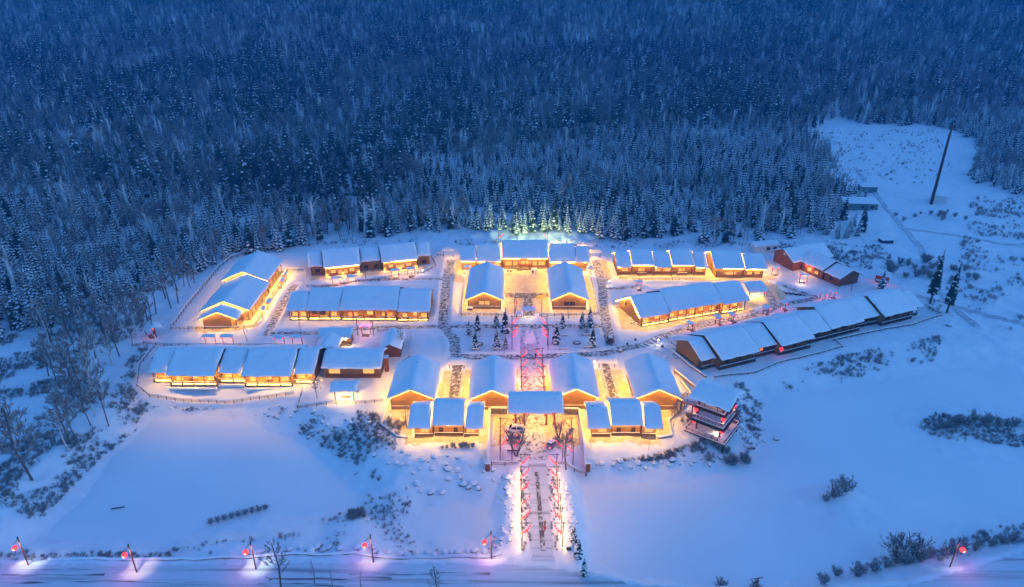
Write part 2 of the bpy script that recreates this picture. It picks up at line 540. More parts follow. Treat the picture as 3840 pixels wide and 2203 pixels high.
for i_, (nm, (pts, hw, mt)) in enumerate(PATHS.items()):
    strip_mesh(nm, pts, hw, M[mt], 0.06 + 0.008 * i_)
strip_mesh('driveway', [(5.7, 124), (5.75, 110), (5.8, 95.5)], 2.1, M['road'], 0.05)
strip_mesh('driveway_wheel_track', [(5.45, 121), (5.7, 112), (5.85, 104), (6.0, 98)], 0.42, M['grit'], 0.09)
strip_mesh('road', ROAD, 3.2, M['road'], 0.10, 1.0)
strip_mesh('forest_track', [(146, 190), (148, 208), (151, 222), (155, 234), (166, 259), (171, 281), (178, 310), (186, 345), (196, 385)], 1.1, M['road'], 0.06, 1.0)
for s_ in (-.85, .85):
    strip_mesh('track_rut', [(146 + s_, 190), (148 + s_, 208), (151 + s_, 222), (155 + s_, 234), (166 + s_, 259), (171 + s_, 281), (178 + s_, 310), (186 + s_, 345), (196 + s_, 385)], .28, M['rut'], .10, 1.0)
    strip_mesh('track_rut', [(172, 283 + s_), (186, 276 + s_), (205, 262 + s_), (240, 258 + s_)], .28, M['rut'], .09, 1.0)
    strip_mesh('track_rut', [(140, 214 + s_), (165, 190 + s_), (190, 172 + s_), (230, 150 + s_)], .3, M['rut'], .10, 1.0)
strip_mesh('far_road', [(140, 214), (165, 190), (190, 172), (230, 150)], 1.4, M['road'], 0.06, 1.0)

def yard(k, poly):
    """snow round the houses with amber lamp glow put into its colour: a thin sheet with a ragged edge lying on the ground"""
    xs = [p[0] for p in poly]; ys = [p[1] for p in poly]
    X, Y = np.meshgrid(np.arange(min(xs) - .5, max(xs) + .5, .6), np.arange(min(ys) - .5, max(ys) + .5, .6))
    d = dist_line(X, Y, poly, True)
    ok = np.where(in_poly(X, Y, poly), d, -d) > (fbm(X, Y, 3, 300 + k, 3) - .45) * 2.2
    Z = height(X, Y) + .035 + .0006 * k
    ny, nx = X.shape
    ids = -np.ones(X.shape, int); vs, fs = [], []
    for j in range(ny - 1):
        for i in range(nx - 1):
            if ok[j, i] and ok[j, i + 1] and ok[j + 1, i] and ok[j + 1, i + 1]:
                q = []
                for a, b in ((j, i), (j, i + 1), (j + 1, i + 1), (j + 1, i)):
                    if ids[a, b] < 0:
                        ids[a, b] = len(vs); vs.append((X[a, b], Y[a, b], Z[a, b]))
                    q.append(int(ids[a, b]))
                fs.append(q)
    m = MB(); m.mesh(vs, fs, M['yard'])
    tag(m.build('trodden_and_glow_snow', smooth=True, fix=False), kind='structure')
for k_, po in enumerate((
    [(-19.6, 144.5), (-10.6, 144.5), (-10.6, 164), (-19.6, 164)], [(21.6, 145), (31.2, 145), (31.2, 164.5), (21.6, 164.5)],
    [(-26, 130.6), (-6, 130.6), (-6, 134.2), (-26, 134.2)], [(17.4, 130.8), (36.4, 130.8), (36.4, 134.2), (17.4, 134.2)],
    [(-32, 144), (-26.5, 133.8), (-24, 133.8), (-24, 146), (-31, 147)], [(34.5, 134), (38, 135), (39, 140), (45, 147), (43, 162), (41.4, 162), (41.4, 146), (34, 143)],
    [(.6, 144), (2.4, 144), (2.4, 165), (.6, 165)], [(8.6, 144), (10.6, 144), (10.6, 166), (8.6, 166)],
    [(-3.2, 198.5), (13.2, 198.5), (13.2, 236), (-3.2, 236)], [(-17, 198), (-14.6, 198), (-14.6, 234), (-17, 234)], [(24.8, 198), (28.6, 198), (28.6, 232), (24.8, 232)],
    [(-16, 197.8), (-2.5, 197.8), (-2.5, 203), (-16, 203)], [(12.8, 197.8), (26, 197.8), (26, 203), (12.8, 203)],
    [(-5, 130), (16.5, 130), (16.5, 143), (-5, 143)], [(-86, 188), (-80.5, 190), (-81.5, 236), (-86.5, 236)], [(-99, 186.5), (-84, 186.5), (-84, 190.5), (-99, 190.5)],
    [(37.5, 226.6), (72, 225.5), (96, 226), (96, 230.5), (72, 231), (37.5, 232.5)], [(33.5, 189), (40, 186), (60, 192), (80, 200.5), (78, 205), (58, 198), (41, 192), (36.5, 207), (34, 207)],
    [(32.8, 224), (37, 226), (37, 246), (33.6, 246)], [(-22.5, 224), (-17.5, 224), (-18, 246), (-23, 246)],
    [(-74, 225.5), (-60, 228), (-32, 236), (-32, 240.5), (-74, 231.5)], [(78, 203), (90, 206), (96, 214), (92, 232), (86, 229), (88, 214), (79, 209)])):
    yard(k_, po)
# darker worn wheel tracks on the road
for k_, (xa, xb, yy, hw) in enumerate(((-94, -75, 92.0, .35), (-94, -58, 90.4, .3), (-44, -22, 91.1, .4), (-30, -4, 92.2, .28), (-46, -30, 89.8, .45), (-14, -6, 90.3, .3), (-92, -70, 93.2, .2))):
    strip_mesh('wheel_track', [(xa, yy), ((xa + xb) / 2, yy + .3), (xb, yy + .25)], hw, M['wheel_track'], .125 + .004 * k_, .8)

# ------------------------------------------------------------------ building kit (local axes: x along the ridge, y depth, front = -y)
def snow_mesh(name, u0, u1, vf, vb, vr, rf, t=0.42, seed=0):
    nu = max(6, int((u1 - u0) / 0.6))
    nv = max(8, int((vb - vf) / 0.6))
    us = np.concatenate([[u0 - .1, u0 - .04], np.linspace(u0 + .1, u1 - .1, nu), [u1 + .04, u1 + .1]])
    vs = np.concatenate([[vf - .14, vf - .05], np.linspace(vf + .12, vb - .12, nv), [vb + .05, vb + .14]])
    U, V = np.meshgrid(us, vs)
    d = np.minimum(np.minimum(U - u0 + .1, u1 + .1 - U), np.minimum(V - vf + .14, vb + .14 - V))
    wob = (vnoise(U + seed * 11, V * 0 + seed, 2.2, seed + 9) - .5) * .34 + (vnoise(U + seed * 3, V * 0, .8, seed + 3) - .5) * .12
    wob2 = (vnoise(V + seed * 11, U * 0 + seed, 2.0, seed + 2) - .5) * .22
    V = V + wob * np.exp(-np.minimum(V - vf + .14, vb + .14 - V) / .5)
    U = U + wob2 * np.exp(-np.minimum(U - u0 + .1, u1 + .1 - U) / .5)
    d = np.maximum(d, 0)
    roof = np.array([[rf(v) for v in row] for row in np.clip(V, vf - .35, vb + .35)])
    th = t * (0.25 + 0.75 * (1 - np.exp(-d / 0.22)))
    th = th + (vnoise(U + seed * 13, V, 1.7, seed) - .5) * 0.22 * np.clip(d, 0, 1) + (vnoise(U + seed * 7, V, 4.5, seed + 5) - .5) * 0.32 * np.clip(d, 0, 1)
    Z = roof + th - 0.16 * np.exp(-((V - vr) / 0.55) ** 2)
    # perimeter skirt
    Z[0, :] = roof[0, :] - 0.02; Z[-1, :] = roof[-1, :] - 0.02
    Z[:, 0] = roof[:, 0] - 0.02; Z[:, -1] = roof[:, -1] - 0.02
    nx, ny = len(us), len(vs)
    co = np.stack([U, V, Z], -1).reshape(-1, 3)
    fs = [(j * nx + i, j * nx + i + 1, (j + 1) * nx + i + 1, (j + 1) * nx + i) for j in range(ny - 1) for i in range(nx - 1)]
    m = MB(); m.mesh(co.tolist(), fs, M['roof_snow'])
    return m.data(name, smooth=True)

_wcache = {}
def window(parent, loc, rz, wd, ht, kind='lit', nx=2, name='window'):
    """frame with muntins and a pane; local +y points into the wall"""
    key = (wd, ht, kind, nx, name)
    if key not in _wcache:
        m = MB(); f = .07; T = M['timber']
        m.box(-wd/2 - f, wd/2 + f, -.09, .05, -f, 0, T)
        m.box(-wd/2 - f, wd/2 + f, -.09, .05, ht, ht + f, T)
        m.box(-wd/2 - f, -wd/2, -.09, .05, 0, ht, T)
        m.box(wd/2, wd/2 + f, -.09, .05, 0, ht, T)
        for k in range(1, nx):
            x = -wd/2 + wd * k / nx
            m.box(x - .035, x + .035, -.06, .03, 0, ht, T)
        m.box(-wd/2, wd/2, -.055, .025, ht * .62 - .03, ht * .62 + .03, T)
        p = MB()
        g = {'lit': 'lit_glass', 'dark': 'dark_glass', 'red': 'red_glass'}[kind]
        p.box(-wd/2, wd/2, -.02, 0.0, 0, ht, M[g])
        _wcache[key] = (m.data('window_frame'), p.data('window_pane'))
    a, b = _wcache[key]
    o = link(name, a, parent, loc, rz)
    link('pane', b, o)
    return o

def door(parent, loc, rz, wd=1.5, ht=2.15, lit=True):
    key = ('door', wd, ht, lit)
    if key not in _wcache:
        m = MB(); T = M['timber']
        m.box(-wd/2 - .1, wd/2 + .1, -.1, .05, ht, ht + .12, T)
        m.box(-wd/2 - .1, -wd/2, -.1, .05, 0, ht, T)
        m.box(wd/2, wd/2 + .1, -.1, .05, 0, ht, T)
        m.box(-.03, .03, -.07, .03, 0, ht, T)
        m.box(-wd/2, -.03, -.05, .02, 0, ht * .45, M['red_timber'])
        m.box(.03, wd/2, -.05, .02, 0, ht * .45, M['red_timber'])
        p = MB()
        p.box(-wd/2, -.03, -.03, 0, ht * .45, ht, M['lit_glass' if lit else 'dark_glass'])
        p.box(.03, wd/2, -.03, 0, ht * .45, ht, M['lit_glass' if lit else 'dark_glass'])
        h = MB()
        h.box(.06, .10, -.11, -.05, ht * .42, ht * .5, M['gold'])
        _wcache[key] = (m.data('door'), p.data('door_pane'), h.data('door_handle'))
    a, b, c = _wcache[key]
    o = link('door', a, parent, loc, rz)
    link('pane', b, o); link('handle', c, o)
    return o

_parts = {}
def post(parent, x, y, z0, z1, r=.13, mat='timber'):
    key = ('post', round(z1 - z0, 2), r, mat)
    if key not in _parts:
        m = MB(); m.bar((0, 0, 0), (0, 0, z1 - z0), r * 1.25, r * 1.1, M[mat], 6)
        m.box(-r * 1.7, r * 1.7, -r * 1.7, r * 1.7, 0, .18, M['stone'])
        _parts[key] = m.data('post', smooth=False)
    return link('post', _parts[key], parent, (x, y, z0))

def railing(parent, u0, u1, v, z, ht=.95, mat='timber', axis='x', snow=True):
    m = MB(); L = u1 - u0
    n = max(1, round(L / 1.6))
    def bx(a, b, c0, c1, z0, z1, mt):
        m.box(a, b, c0, c1, z0, z1, mt) if axis == 'x' else m.box(c0, c1, a, b, z0, z1, mt)
    for k in range(n + 1):
        x = u0 + L * k / n
        bx(x - .05, x + .05, v - .05, v + .05, z, z + ht - .041, M[mat])
    bx(u0, u1, v - .06, v + .06, z + ht - .04, z + ht + .05, M[mat])
    bx(u0, u1, v - .03, v + .03, z + ht * .5, z + ht * .5 + .06, M[mat])
    bx(u0, u1, v - .03, v + .03, z + .12, z + .18, M[mat])
    nb = max(2, int(L / .32))
    for k in range(nb):
        x = u0 + L * (k + .5) / nb
        bx(x - .018, x + .018, v - .018, v + .018, z + .18, z + ht - .041, M[mat])
    if snow:
        bx(u0 - .02, u1 + .02, v - .09, v + .09, z + ht + .052, z + ht + .15, M['roof_snow'])
    return m.build('railing', parent)

def glow_strip(parent, p, q, mat='strip', th=.06):
    m = MB(); m.bar(p, q, th, th, M[mat], 4)
    return m.build('light_strip', parent)

def house(origin, rot, modules, label, cat='house', name='long_house', wall='log', eave_over=0.9, porch=0.0, back_wall=True,
          end_over=.6, eave_light='strip', rake_light=None, base=.45, back_light=None, group=None, porch_bays=None, gable_board=True, z0=0.0, eave_line=True, floor_light=None):
    """modules: (u0, u1, v_front_eave, v_ridge, z_eave, z_ridge[, v_back_eave]); higher roofs lap over lower ones"""
    root = empty(name, (origin[0], origin[1], z0), R(rot), label, cat, group)
    n = len(modules)
    info = []
    wl, fb = MB(), MB()
    for i, md in enumerate(modules):
        u0, u1, vf, vr, ze, zr = md[:6]
        vb = md[6] if len(md) > 6 else 2 * vr - vf
        sl = (zr - ze) / (vr - vf)
        rf = (lambda v, zr=zr, sl=sl, vr=vr: zr - sl * abs(v - vr))
        lo_l = i > 0 and modules[i - 1][5] > zr
        lo_r = i < n - 1 and modules[i + 1][5] > zr
        a = u0 + (.33 if lo_l else 0); b = u1 - (.33 if lo_r else 0)
        # roof deck
        m = MB(); t = .16
        prof = [(vf, ze), (vr, zr), (vb, rf(vb)), (vb, rf(vb) - t), (vr, zr - t), (vf, ze - t)]
        m.prism(prof, a, b, M['timber'])
        # barge boards and purlin ends on the gables
        if gable_board:
            for uu in (a, b):
                m.prism([(vf - .02, ze + .04), (vr, zr + .06), (vb + .02, rf(vb) + .04), (vb + .02, rf(vb) - .26), (vr, zr - .26), (vf - .02, ze - .26)], uu - .04, uu + .04, M['timber'])
        roof = m.build('roof', root)
        link('snow_cover', snow_mesh('snow_cover', a, b, vf, vb, vr, rf, seed=i + int(abs(origin[0]) * 7) % 50), roof)
        # walls
        w0 = u0 + (end_over if i == 0 else (.32 if not lo_l else .02)); w1 = u1 - (end_over if i == n - 1 else (.32 if not lo_r else .02))
        wf = vf + eave_over + porch; wb = vb - .8
        wl.prism([(wf, base), (wf, rf(wf) - t - .01), (vr, zr - t - .01), (wb, rf(wb) - t - .01), (wb, base)], w0, w1, M[wall])
        fb.box(w0 - .1, w1 + .1, vf + eave_over - .25, wb + .1, -.6, base - .003 - .004 * (i % 2), M['stone'])
        info.append(dict(w0=w0, w1=w1, wf=wf, wb=wb, rf=rf, vf=vf, vb=vb, vr=vr, ze=ze, zr=zr, u0=a, u1=b))
        if eave_light:
            if eave_line: glow_strip(root, (a + .3, vf + .35, ze - .30), (b - .3, vf + .35, ze - .30), eave_light, .05)
            if floor_light: glow_strip(root, (w0 + .3, vf + eave_over + .35, base + .1), (w1 - .3, vf + eave_over + .35, base + .1), floor_light, .05)
            if porch: glow_strip(root, (a + .5, vf + eave_over + .35, rf(vf + eave_over + .35) - .32), (b - .5, vf + eave_over + .35, rf(vf + eave_over + .35) - .32), eave_light, .07)
        if back_light:
            glow_strip(root, (a + .3, vb - .3, rf(vb) - .2), (b - .3, vb - .3, rf(vb) - .2), back_light)
        if rake_light:
            for uu, en in ((a, (not lo_l)), (b, (not lo_r))):
                if not en: continue
                du = -.03 if uu == a else .03
                for va, vb_ in ((vf + .3, vr), (vr, vb - .3)):
                    glow_strip(root, (uu + du, va, rf(va) - .31), (uu + du, vb_, rf(vb_) - .31), 'led', .022)
                    glow_strip(root, (uu - du * 5, va, rf(va) - .26), (uu - du * 5, vb_, rf(vb_) - .26), rake_light, .05)
    wl.build('wall', root)
    fb.build('foundation', root)
    if porch:
        for d in info:
            nb = max(1, round((d['w1'] - d['w0']) / 3.4))
            v = d['vf'] + .95
            for k in range(nb + 1):
                if k == 0 and d is not info[0] and abs(d['vf'] - info[info.index(d) - 1]['vf']) < .3: continue
                x = d['w0'] + .15 + (d['w1'] - d['w0'] - .3) * k / nb
                post(root, x, v, base, d['rf'](v) - .17)
    return root, info

def front_openings(root, d, items, base=.45):
    """items: (kind, u, width, height, sill)"""
    for it in items:
        k, u, wd, ht, sill = it
        if k == 'door':
            door(root, (u, d['wf'], base), 0, wd, ht)
        elif k == 'door_dark':
            door(root, (u, d['wf'], base), 0, wd, ht, False)
        else:
            window(root, (u, d['wf'], base + sill), 0, wd, ht, k)

# ------------------------------------------------------------------ lanterns
def lantern_data(rr=.22):
    m = MB()
    m.ball((0, 0, 0), rr, rr, rr * .85, M['lantern'], 10, 7)
    m.bar((0, 0, rr * .78), (0, 0, rr * .95), rr * .4, rr * .4, M['gold'], 8)
    m.bar((0, 0, -rr * .95), (0, 0, -rr * .78), rr * .4, rr * .4, M['gold'], 8)
    m.bar((0, 0, -rr * 1.6), (0, 0, -rr * .95), rr * .1, rr * .22, M['lantern'], 5)
    m.bar((0, 0, rr * .95), (0, 0, rr * 1.5), .015, .015, M['dark_timber'], 4)
    return m.data('lantern', smooth=True)
LANT = lantern_data()
LANT_BIG = lantern_data(.55)
LANT_SMALL = lantern_data(.19)
ORD = ['first', 'second', 'third', 'fourth', 'fifth', 'sixth', 'seventh', 'eighth', 'ninth', 'tenth', 'eleventh', 'twelfth']
def lantern(loc, label, group=None, big=False):
    o = link('red_lantern', LANT_BIG if big else LANT, None, loc)
    return tag(o, label, 'lantern', group)
def lanterns_on(root, pts, fmt, group, big=False):
    mw = Matrix.Translation(root.location) @ Matrix.Rotation(root.rotation_euler.z, 4, 'Z')
    for k, p in enumerate(pts):
        lantern(mw @ Vector(p), fmt % ORD[k] if len(pts) > 1 else fmt, group, big)

# ------------------------------------------------------------------ gabled halls (ridge runs away from the camera)
def gable_hall(xc, y0, y1, half, label, zr=7.0, ze=4.2, vent=True, front=None, annex=False):
    L = y1 - y0
    root, info = house((xc, y0), 90, [(0, L, -half, 0, ze, zr)], label, 'house', 'gabled_hall', 'log', .95, 0, end_over=.95,
                       eave_light='strip', back_light='strip', rake_light='strip')
    d = info[0]
    x = d['w0']
    # lower plank course with a pale sill rail on the front gable
    m = MB()
    m.box(x - .07, x - .002, d['wf'] + .03, d['wb'] - .03, .46, 1.35, M['plank'])
    m.build('skirting_board', root)
    m = MB(); m.box(x - .13, x - .0, d['wf'] - .02, d['wb'] + .02, 1.352, 1.45, M['roof_snow'])
    m.build('sill_ledge', root)
    for s in (d['wf'], d['wb']):
        m = MB(); m.box(x - .06, x + .12, s - .1, s + .1, .46, d['rf'](s) - .3, M['timber']); m.build('corner_post', root)
    if vent:
        m = MB(); m.box(x - .06, x + .02, -.55, .55, zr - 1.35, zr - 1.02, M['dark_timber']); m.build('gable_vent', root)
    if front == 'window':
        for s in (-.95, .95):
            window(root, (x - .01, s, 2.0), R(-90), 1.6, 1.25, 'lit', 2)
    if front == 'dark':
        for s in (-.95, .95):
            window(root, (x - .01, s, 1.9), R(-90), 1.6, 1.15, 'dark', 2)
    # side windows on both long walls
    for k in range(int((L - 4) / 4)):
        u = 3.5 + k * 4
        window(root, (u, d['wf'], 1.5), 0, 1.3, 1.3, 'lit')
        window(root, (u, d['wb'], 1.5), R(180), 1.3, 1.3, 'lit')
    return root

gable_hall(-25.3, 143.9, 161.0, 6.0, 'westernmost of the four gabled halls in the front row, its left flank dark')
gable_hall(-4.95, 143.7, 161.0, 5.8, 'gabled hall of the front row just left of the lantern alley')
gable_hall(16.1, 144.3, 162.2, 5.9, 'gabled hall of the front row just right of the lantern alley')
gable_hall(36.7, 144.0, 162.0, 5.95, 'easternmost gabled hall of the front row, beside the lookout tower')
bw = gable_hall(-9.1, 201.6, 227.6, 6.2, 'gabled hall left of the upper courtyard with lit gable window', vent=False, front='window')
m_ = MB()   # boxy cellar entry by the corner
m_.box(-.1, 1.0, 3.9, 5.6, .0, 1.0, M['timber']); m_.box(-.15, 1.05, 3.85, 5.65, 1.003, 1.2, M['roof_snow'])
m_.build('cellar_hatch', bw)
gable_hall(18.9, 201.4, 227.4, 6.3, 'gabled hall right of the upper courtyard with dim gable window', vent=False, front='dark')

# ------------------------------------------------------------------ main hall at the head of the courtyard
root, inf = house((-3.7, 236), 0, [(-15.6, -9.5, -.9, 6.7, 4.0, 7.0, 13), (-9.5, 0, -.9, 7.7, 4.0, 7.6, 15), (0, 17.2, -.1, 8.4, 4.9, 8.7, 16.5), (17.2, 27.4, -1.5, 7.6, 4.0, 7.6, 15), (27.4, 32.4, -1.5, 6.4, 4.0, 7.0, 13)],
                  'long main hall with tall central roof heading the upper courtyard', 'hall', 'main_hall', 'plank', 1.0, 1.5, end_over=.5, rake_light='strip')
c = inf[2]
front_openings(root, c, [('lit', 2.4, 2.4, 1.5, .7), ('lit', 5.0, 1.5, 1.5, .7), ('door', 7.6, 1.9, 2.4, 0), ('door', 9.8, 1.9, 2.4, 0), ('lit', 12.3, 1.5, 1.5, .7), ('lit', 14.8, 2.4, 1.5, .7)])
front_openings(root, inf[1], [('lit', -8, 1.6, 1.4, .7), ('lit', -4.8, 1.6, 1.4, .7), ('lit', -1.8, 1.8, 1.4, .7)])
front_openings(root, inf[3], [('lit', 19, 1.6, 1.4, .7), ('lit', 22, 1.6, 1.4, .7), ('lit', 25, 1.8, 1.4, .7)])
m = MB()
for k in range(3):
    m.box(5.6 - .3 * k, 11.6 + .3 * k, .5 - .45 * (k + 1), .5 - .45 * k - .004, 0, .45 - .14 * k, M['stone'])
m.build('steps', root)
lanterns_on(root, [(5.9, .3, 3.9), (10.9, .3, 3.9)], '%s red lantern under the eave of the main hall', 'lanterns on the main hall', True)
lanterns_on(root, [(-11, -.4, 3.2), (-6, -.4, 3.2), (20, -1, 3.2), (25, -1, 3.2), (30, -1, 3.2)], '%s small red lantern along the side eaves of the main hall', 'lanterns on the main hall')

# ------------------------------------------------------------------ front lodges either side of the parking court
def lodge(x0, label):
    root, inf = house((x0, 133.0), 0, [(0, 5.6, -.9, 4.6, 3.8, 6.3, 9.4), (5.6, 13.0, -.5, 5.1, 4.4, 7.1, 10.0), (13.0, 17.6, -.9, 4.6, 3.8, 6.3, 9.4)],
                      label, 'lodge', 'lodge', 'plank', 1.4, 0, end_over=1.2, rake_light='strip', eave_light='strip', back_light='strip_low')
    for d, its in ((inf[0], [('lit', 3.6, 1.9, .95, 1.25)]), (inf[1], [('dark', 7.5, .9, 1.5, .8), ('dark', 11.0, .9, 1.5, .8)]), (inf[2], [('lit', 14.6, 1.9, .95, 1.25)])):
        front_openings(root, d, its)
    m = MB()
    for d in inf:
        m.box(d['w0'] + .05, d['w1'] - .05, d['wf'] - .08, d['wf'] - .003, .46, 1.3, M['timber'])
    m.build('skirting_board', root)
    m = MB()
    for d in inf:
        m.box(d['w0'], d['w1'], d['wf'] - .16, d['wf'] - .0, 1.303, 1.38, M['roof_snow'])
    m.build('sill_ledge', root)
    m = MB(); m.box(9.0, 9.5, inf[1]['wf'] - .12, inf[1]['wf'] - .05, 3.3, 3.5, M['bulb']); m.build('wall_lamp', root)
    return root
lodge(-24.4, 'three-roofed lodge to the left of the parking court')
lodge(17.9, 'three-roofed lodge to the right of the parking court')

# ------------------------------------------------------------------ entrance gate
g = empty('entrance_gate', (5.75, 139.2, 0), 0, 'wide snow-roofed gate spanning the driveway behind the parked cars', 'gate')
rfg = lambda v: 7.7 - .46 * abs(v - 1.4)
m = MB()
m.prism([(-3.4, rfg(-3.4)), (1.4, 7.7), (4.7, rfg(4.7)), (4.7, rfg(4.7) - .16), (1.4, 7.54), (-3.4, rfg(-3.4) - .16)], -6.6, 6.6, M['timber'])
r_ = m.build('roof', g)
link('snow_cover', snow_mesh('snow_cover', -6.6, 6.6, -3.4, 4.7, 1.4, rfg, seed=77), r_)
for x in (-4.85, -2.75, 2.7, 4.6):
    post(g, x, -.5, 0, rfg(-.5) - .17, .22, 'red_timber')
    post(g, x, 3.4, 0, rfg(3.4) - .17, .22, 'red_timber')
m = MB()
m.box(-6.2, 6.2, -.62, -.38, 4.6, 5.1, M['red_timber']); m.box(-6.2, 6.2, 3.28, 3.52, 4.6, 5.1, M['red_timber'])
m.build('beam', g)
glow_strip(g, (-6, -2.9, 5.45), (6, -2.9, 5.45), 'strip')
glow_strip(g, (-6, 3.2, 5.9), (6, 3.2, 5.9), 'strip')
lanterns_on(g, [(-4.2, -1.6, 4.6), (-2.2, -1.6, 4.6), (2.2, -1.6, 4.6), (4.2, -1.6, 4.6)], '%s red lantern from the left under the entrance gate roof', 'lanterns under the entrance gate', True)

# ------------------------------------------------------------------ long houses west
root, inf = house((-71.8, 194.9), 0, [(0, 6.4, -.9, 5.9, 4.0, 7.1), (6.4, 17.1, -.9, 7.3, 4.0, 8.0), (17.1, 35.3, -1.1, 7.7, 4.3, 8.4), (35.3, 45.7, -1.7, 6.6, 4.0, 8.0)],
                  'long house with four stepped roofs and a lit pillared front beside the west alley', 'house', 'long_house', 'log', .9, 1.6, eave_light='strip_low', eave_line=False, floor_light='strip_low')
front_openings(root, inf[0], [('lit', 2.2, 1.8, 1.3, .5), ('lit', 4.8, 1.8, 1.3, .5)])
front_openings(root, inf[1], [('door_dark', 8.4, 1.7, 2.2, 0), ('dark', 10.8, 2.0, 1.3, .9), ('lit', 14.6, 1.6, 1.3, .5)])
front_openings(root, inf[2], [('red', 20, 1.5, 1.3, .5), ('lit', 21.6, 1.0, 1.3, .5), ('door', 26.2, 1.9, 2.2, 0), ('lit', 30.6, 1.0, 1.3, .5), ('red', 32.6, 1.5, 1.3, .5)])
front_openings(root, inf[3], [('lit', 37.5, 1.6, 1.3, .5), ('door', 41, 1.6, 2.2, 0), ('lit', 43.6, 1.6, 1.3, .5)])
for a, b, v in ((.8, 6.2, .05), (10.2, 16.9, .05), (17.6, 23.5, -.15), (29, 35, -.15), (36, 45, -.7)):
    railing(root, a, b, v, .45)
lamp('porch_lamp', (4, 1.2, 3.2), 60, (1, .55, .15), .2, root)

root, inf = house((-74.3, 230.3), 14.5, [(0, 5.3, -.6, 6.0, 4.0, 7.1), (5.3, 18.4, -2.9, 4.9, 4.0, 7.9, 12.0), (18.4, 26.3, -.4, 5.6, 4.0, 7.1), (26.3, 39.6, -2.8, 4.9, 4.0, 7.9, 12.0), (39.6, 44.9, -.2, 5.6, 4.0, 7.1)],
                  'long house with two projecting porch roofs at the forest edge, turned slightly, upper left', 'house', 'long_house', 'log', .6, 0, eave_light=None)
for k in (1, 3):
    d = inf[k]
    glow_strip(root, (d['w0'] + .3, d['vf'] + .4, 3.65), (d['w1'] - .3, d['vf'] + .4, 3.65), 'strip')
    for q in range(3):
        x = d['w0'] + .6 + (d['w1'] - d['w0'] - 1.2) * q / 2
        lamp('post_lamp', (x, d['vf'] + .4, .9), 55, (1, .6, .2), .15, root)
front_openings(root, inf[0], [('dark', 3, 1.6, 1.3, .9)])
for k, (a, b) in ((1, (8.5, 15.2)), (3, (29.5, 36))):
    front_openings(root, inf[k], [('door', a, 1.7, 2.2, 0), ('door', b, 1.7, 2.2, 0), ('lit', a + 2.4, 1.2, 1.3, .5), ('lit', b - 2.2, 1.2, 1.3, .5)])
front_openings(root, inf[2], [('dark', 20.5, 1.5, 1.3, .5), ('dark', 24.2, 1.5, 1.3, .5)])
front_openings(root, inf[4], [('dark', 42.2, 1.6, 1.3, .5)])
lanterns_on(root, [(7.5, -2.6, 3.1), (10.3, -2.6, 3.1), (13.2, -2.6, 3.1), (16, -2.6, 3.1)], '%s lantern under the lower-left porch roof at the forest edge', 'lanterns on the forest edge house')
lanterns_on(root, [(28.5, -2.5, 3.1), (31.2, -2.5, 3.1), (34.2, -2.5, 3.1), (37, -2.5, 3.1)], '%s lantern under the upper-right porch roof at the forest edge', 'lanterns on the forest edge house')

root, inf = house((-91, 189), 91.5, [(-.8, 5.0, -6.0, 0, 3.9, 6.5), (5.0, 26.7, -8.0, -.2, 4.0, 7.4, 7.8), (26.7, 45.8, -7.4, .9, 4.7, 8.3, 8.7)],
                  'long house stepping up the western village edge, three gables with lit rakes', 'house', 'long_house', 'log', .7, 1.7, end_over=.9, rake_light='strip', back_light='strip_low')
for k, us in ((0, (2,)), (1, (8, 13, 18, 23)), (2, (30, 35, 40))):
    for q, u in enumerate(us):
        front_openings(root, inf[k], [(('door' if q % 2 == 0 else 'lit'), u, 1.6, 2.1 if q % 2 == 0 else 1.3, 0 if q % 2 == 0 else .9)])
for u in (7, 14, 22, 29, 36, 43):
    lamp('porch_lamp', (u, -8.4, 1.6), 85, (1, .55, .16), .2, root)
mm = inf[0]; m = MB()
m.box(mm['w0'] - .07, mm['w0'] - .002, mm['wf'] + .03, mm['wb'] - .03, .46, 1.0, M['plank']); m.build('skirting_board', root)

root, inf = house((-96.2, 156.7), 0, [(-1.4, 4.2, .3, 7.4, 3.8, 7.1), (4.2, 17.1, -1.4, 6.7, 3.9, 7.5), (17.1, 24.3, .2, 7.4, 3.8, 7.1), (24.3, 37.5, -1.7, 6.6, 3.9, 7.5), (37.5, 43.2, -.3, 7.0, 3.8, 7.2)],
                  'long house with five staggered roofs and a bright railed veranda above the left pond', 'house', 'long_house', 'log', .9, 1.5, eave_light='strip', eave_line=False, floor_light='strip')
for d, us in zip(inf, ((2.5,), (6.5, 10.5, 14.8), (19, 22.4), (26.5, 30.6, 35), (39, 41.5))):
    for q, u in enumerate(us):
        front_openings(root, d, [('door', u, 1.5, 2.1, 0) if q == 1 else ('lit', u, 1.9, 1.3, .5)])
for d in inf:
    railing(root, d['w0'], d['w1'], d['vf'] + .7, .45)
    m = MB(); m.box(d['w0'] - .2, d['w1'] + .2, d['vf'] - .35, d['vf'] + .45, -.4, .12, M['roof_snow']); m.build('snowy_step', root)
m = MB()
for k, (x, l) in enumerate(((8.5, 1.8), (15, 1.6), (30, 1.8), (34.5, 1.6))):
    v = inf[1]['vf'] + 1.6
    m.box(x, x + l, v, v + .6, .85, .93, M['timber']); m.box(x + .1, x + .2, v + .1, v + .5, .46, .85, M['timber']); m.box(x + l - .2, x + l - .1, v + .1, v + .5, .46, .85, M['timber'])
m.build('veranda_bench', root)

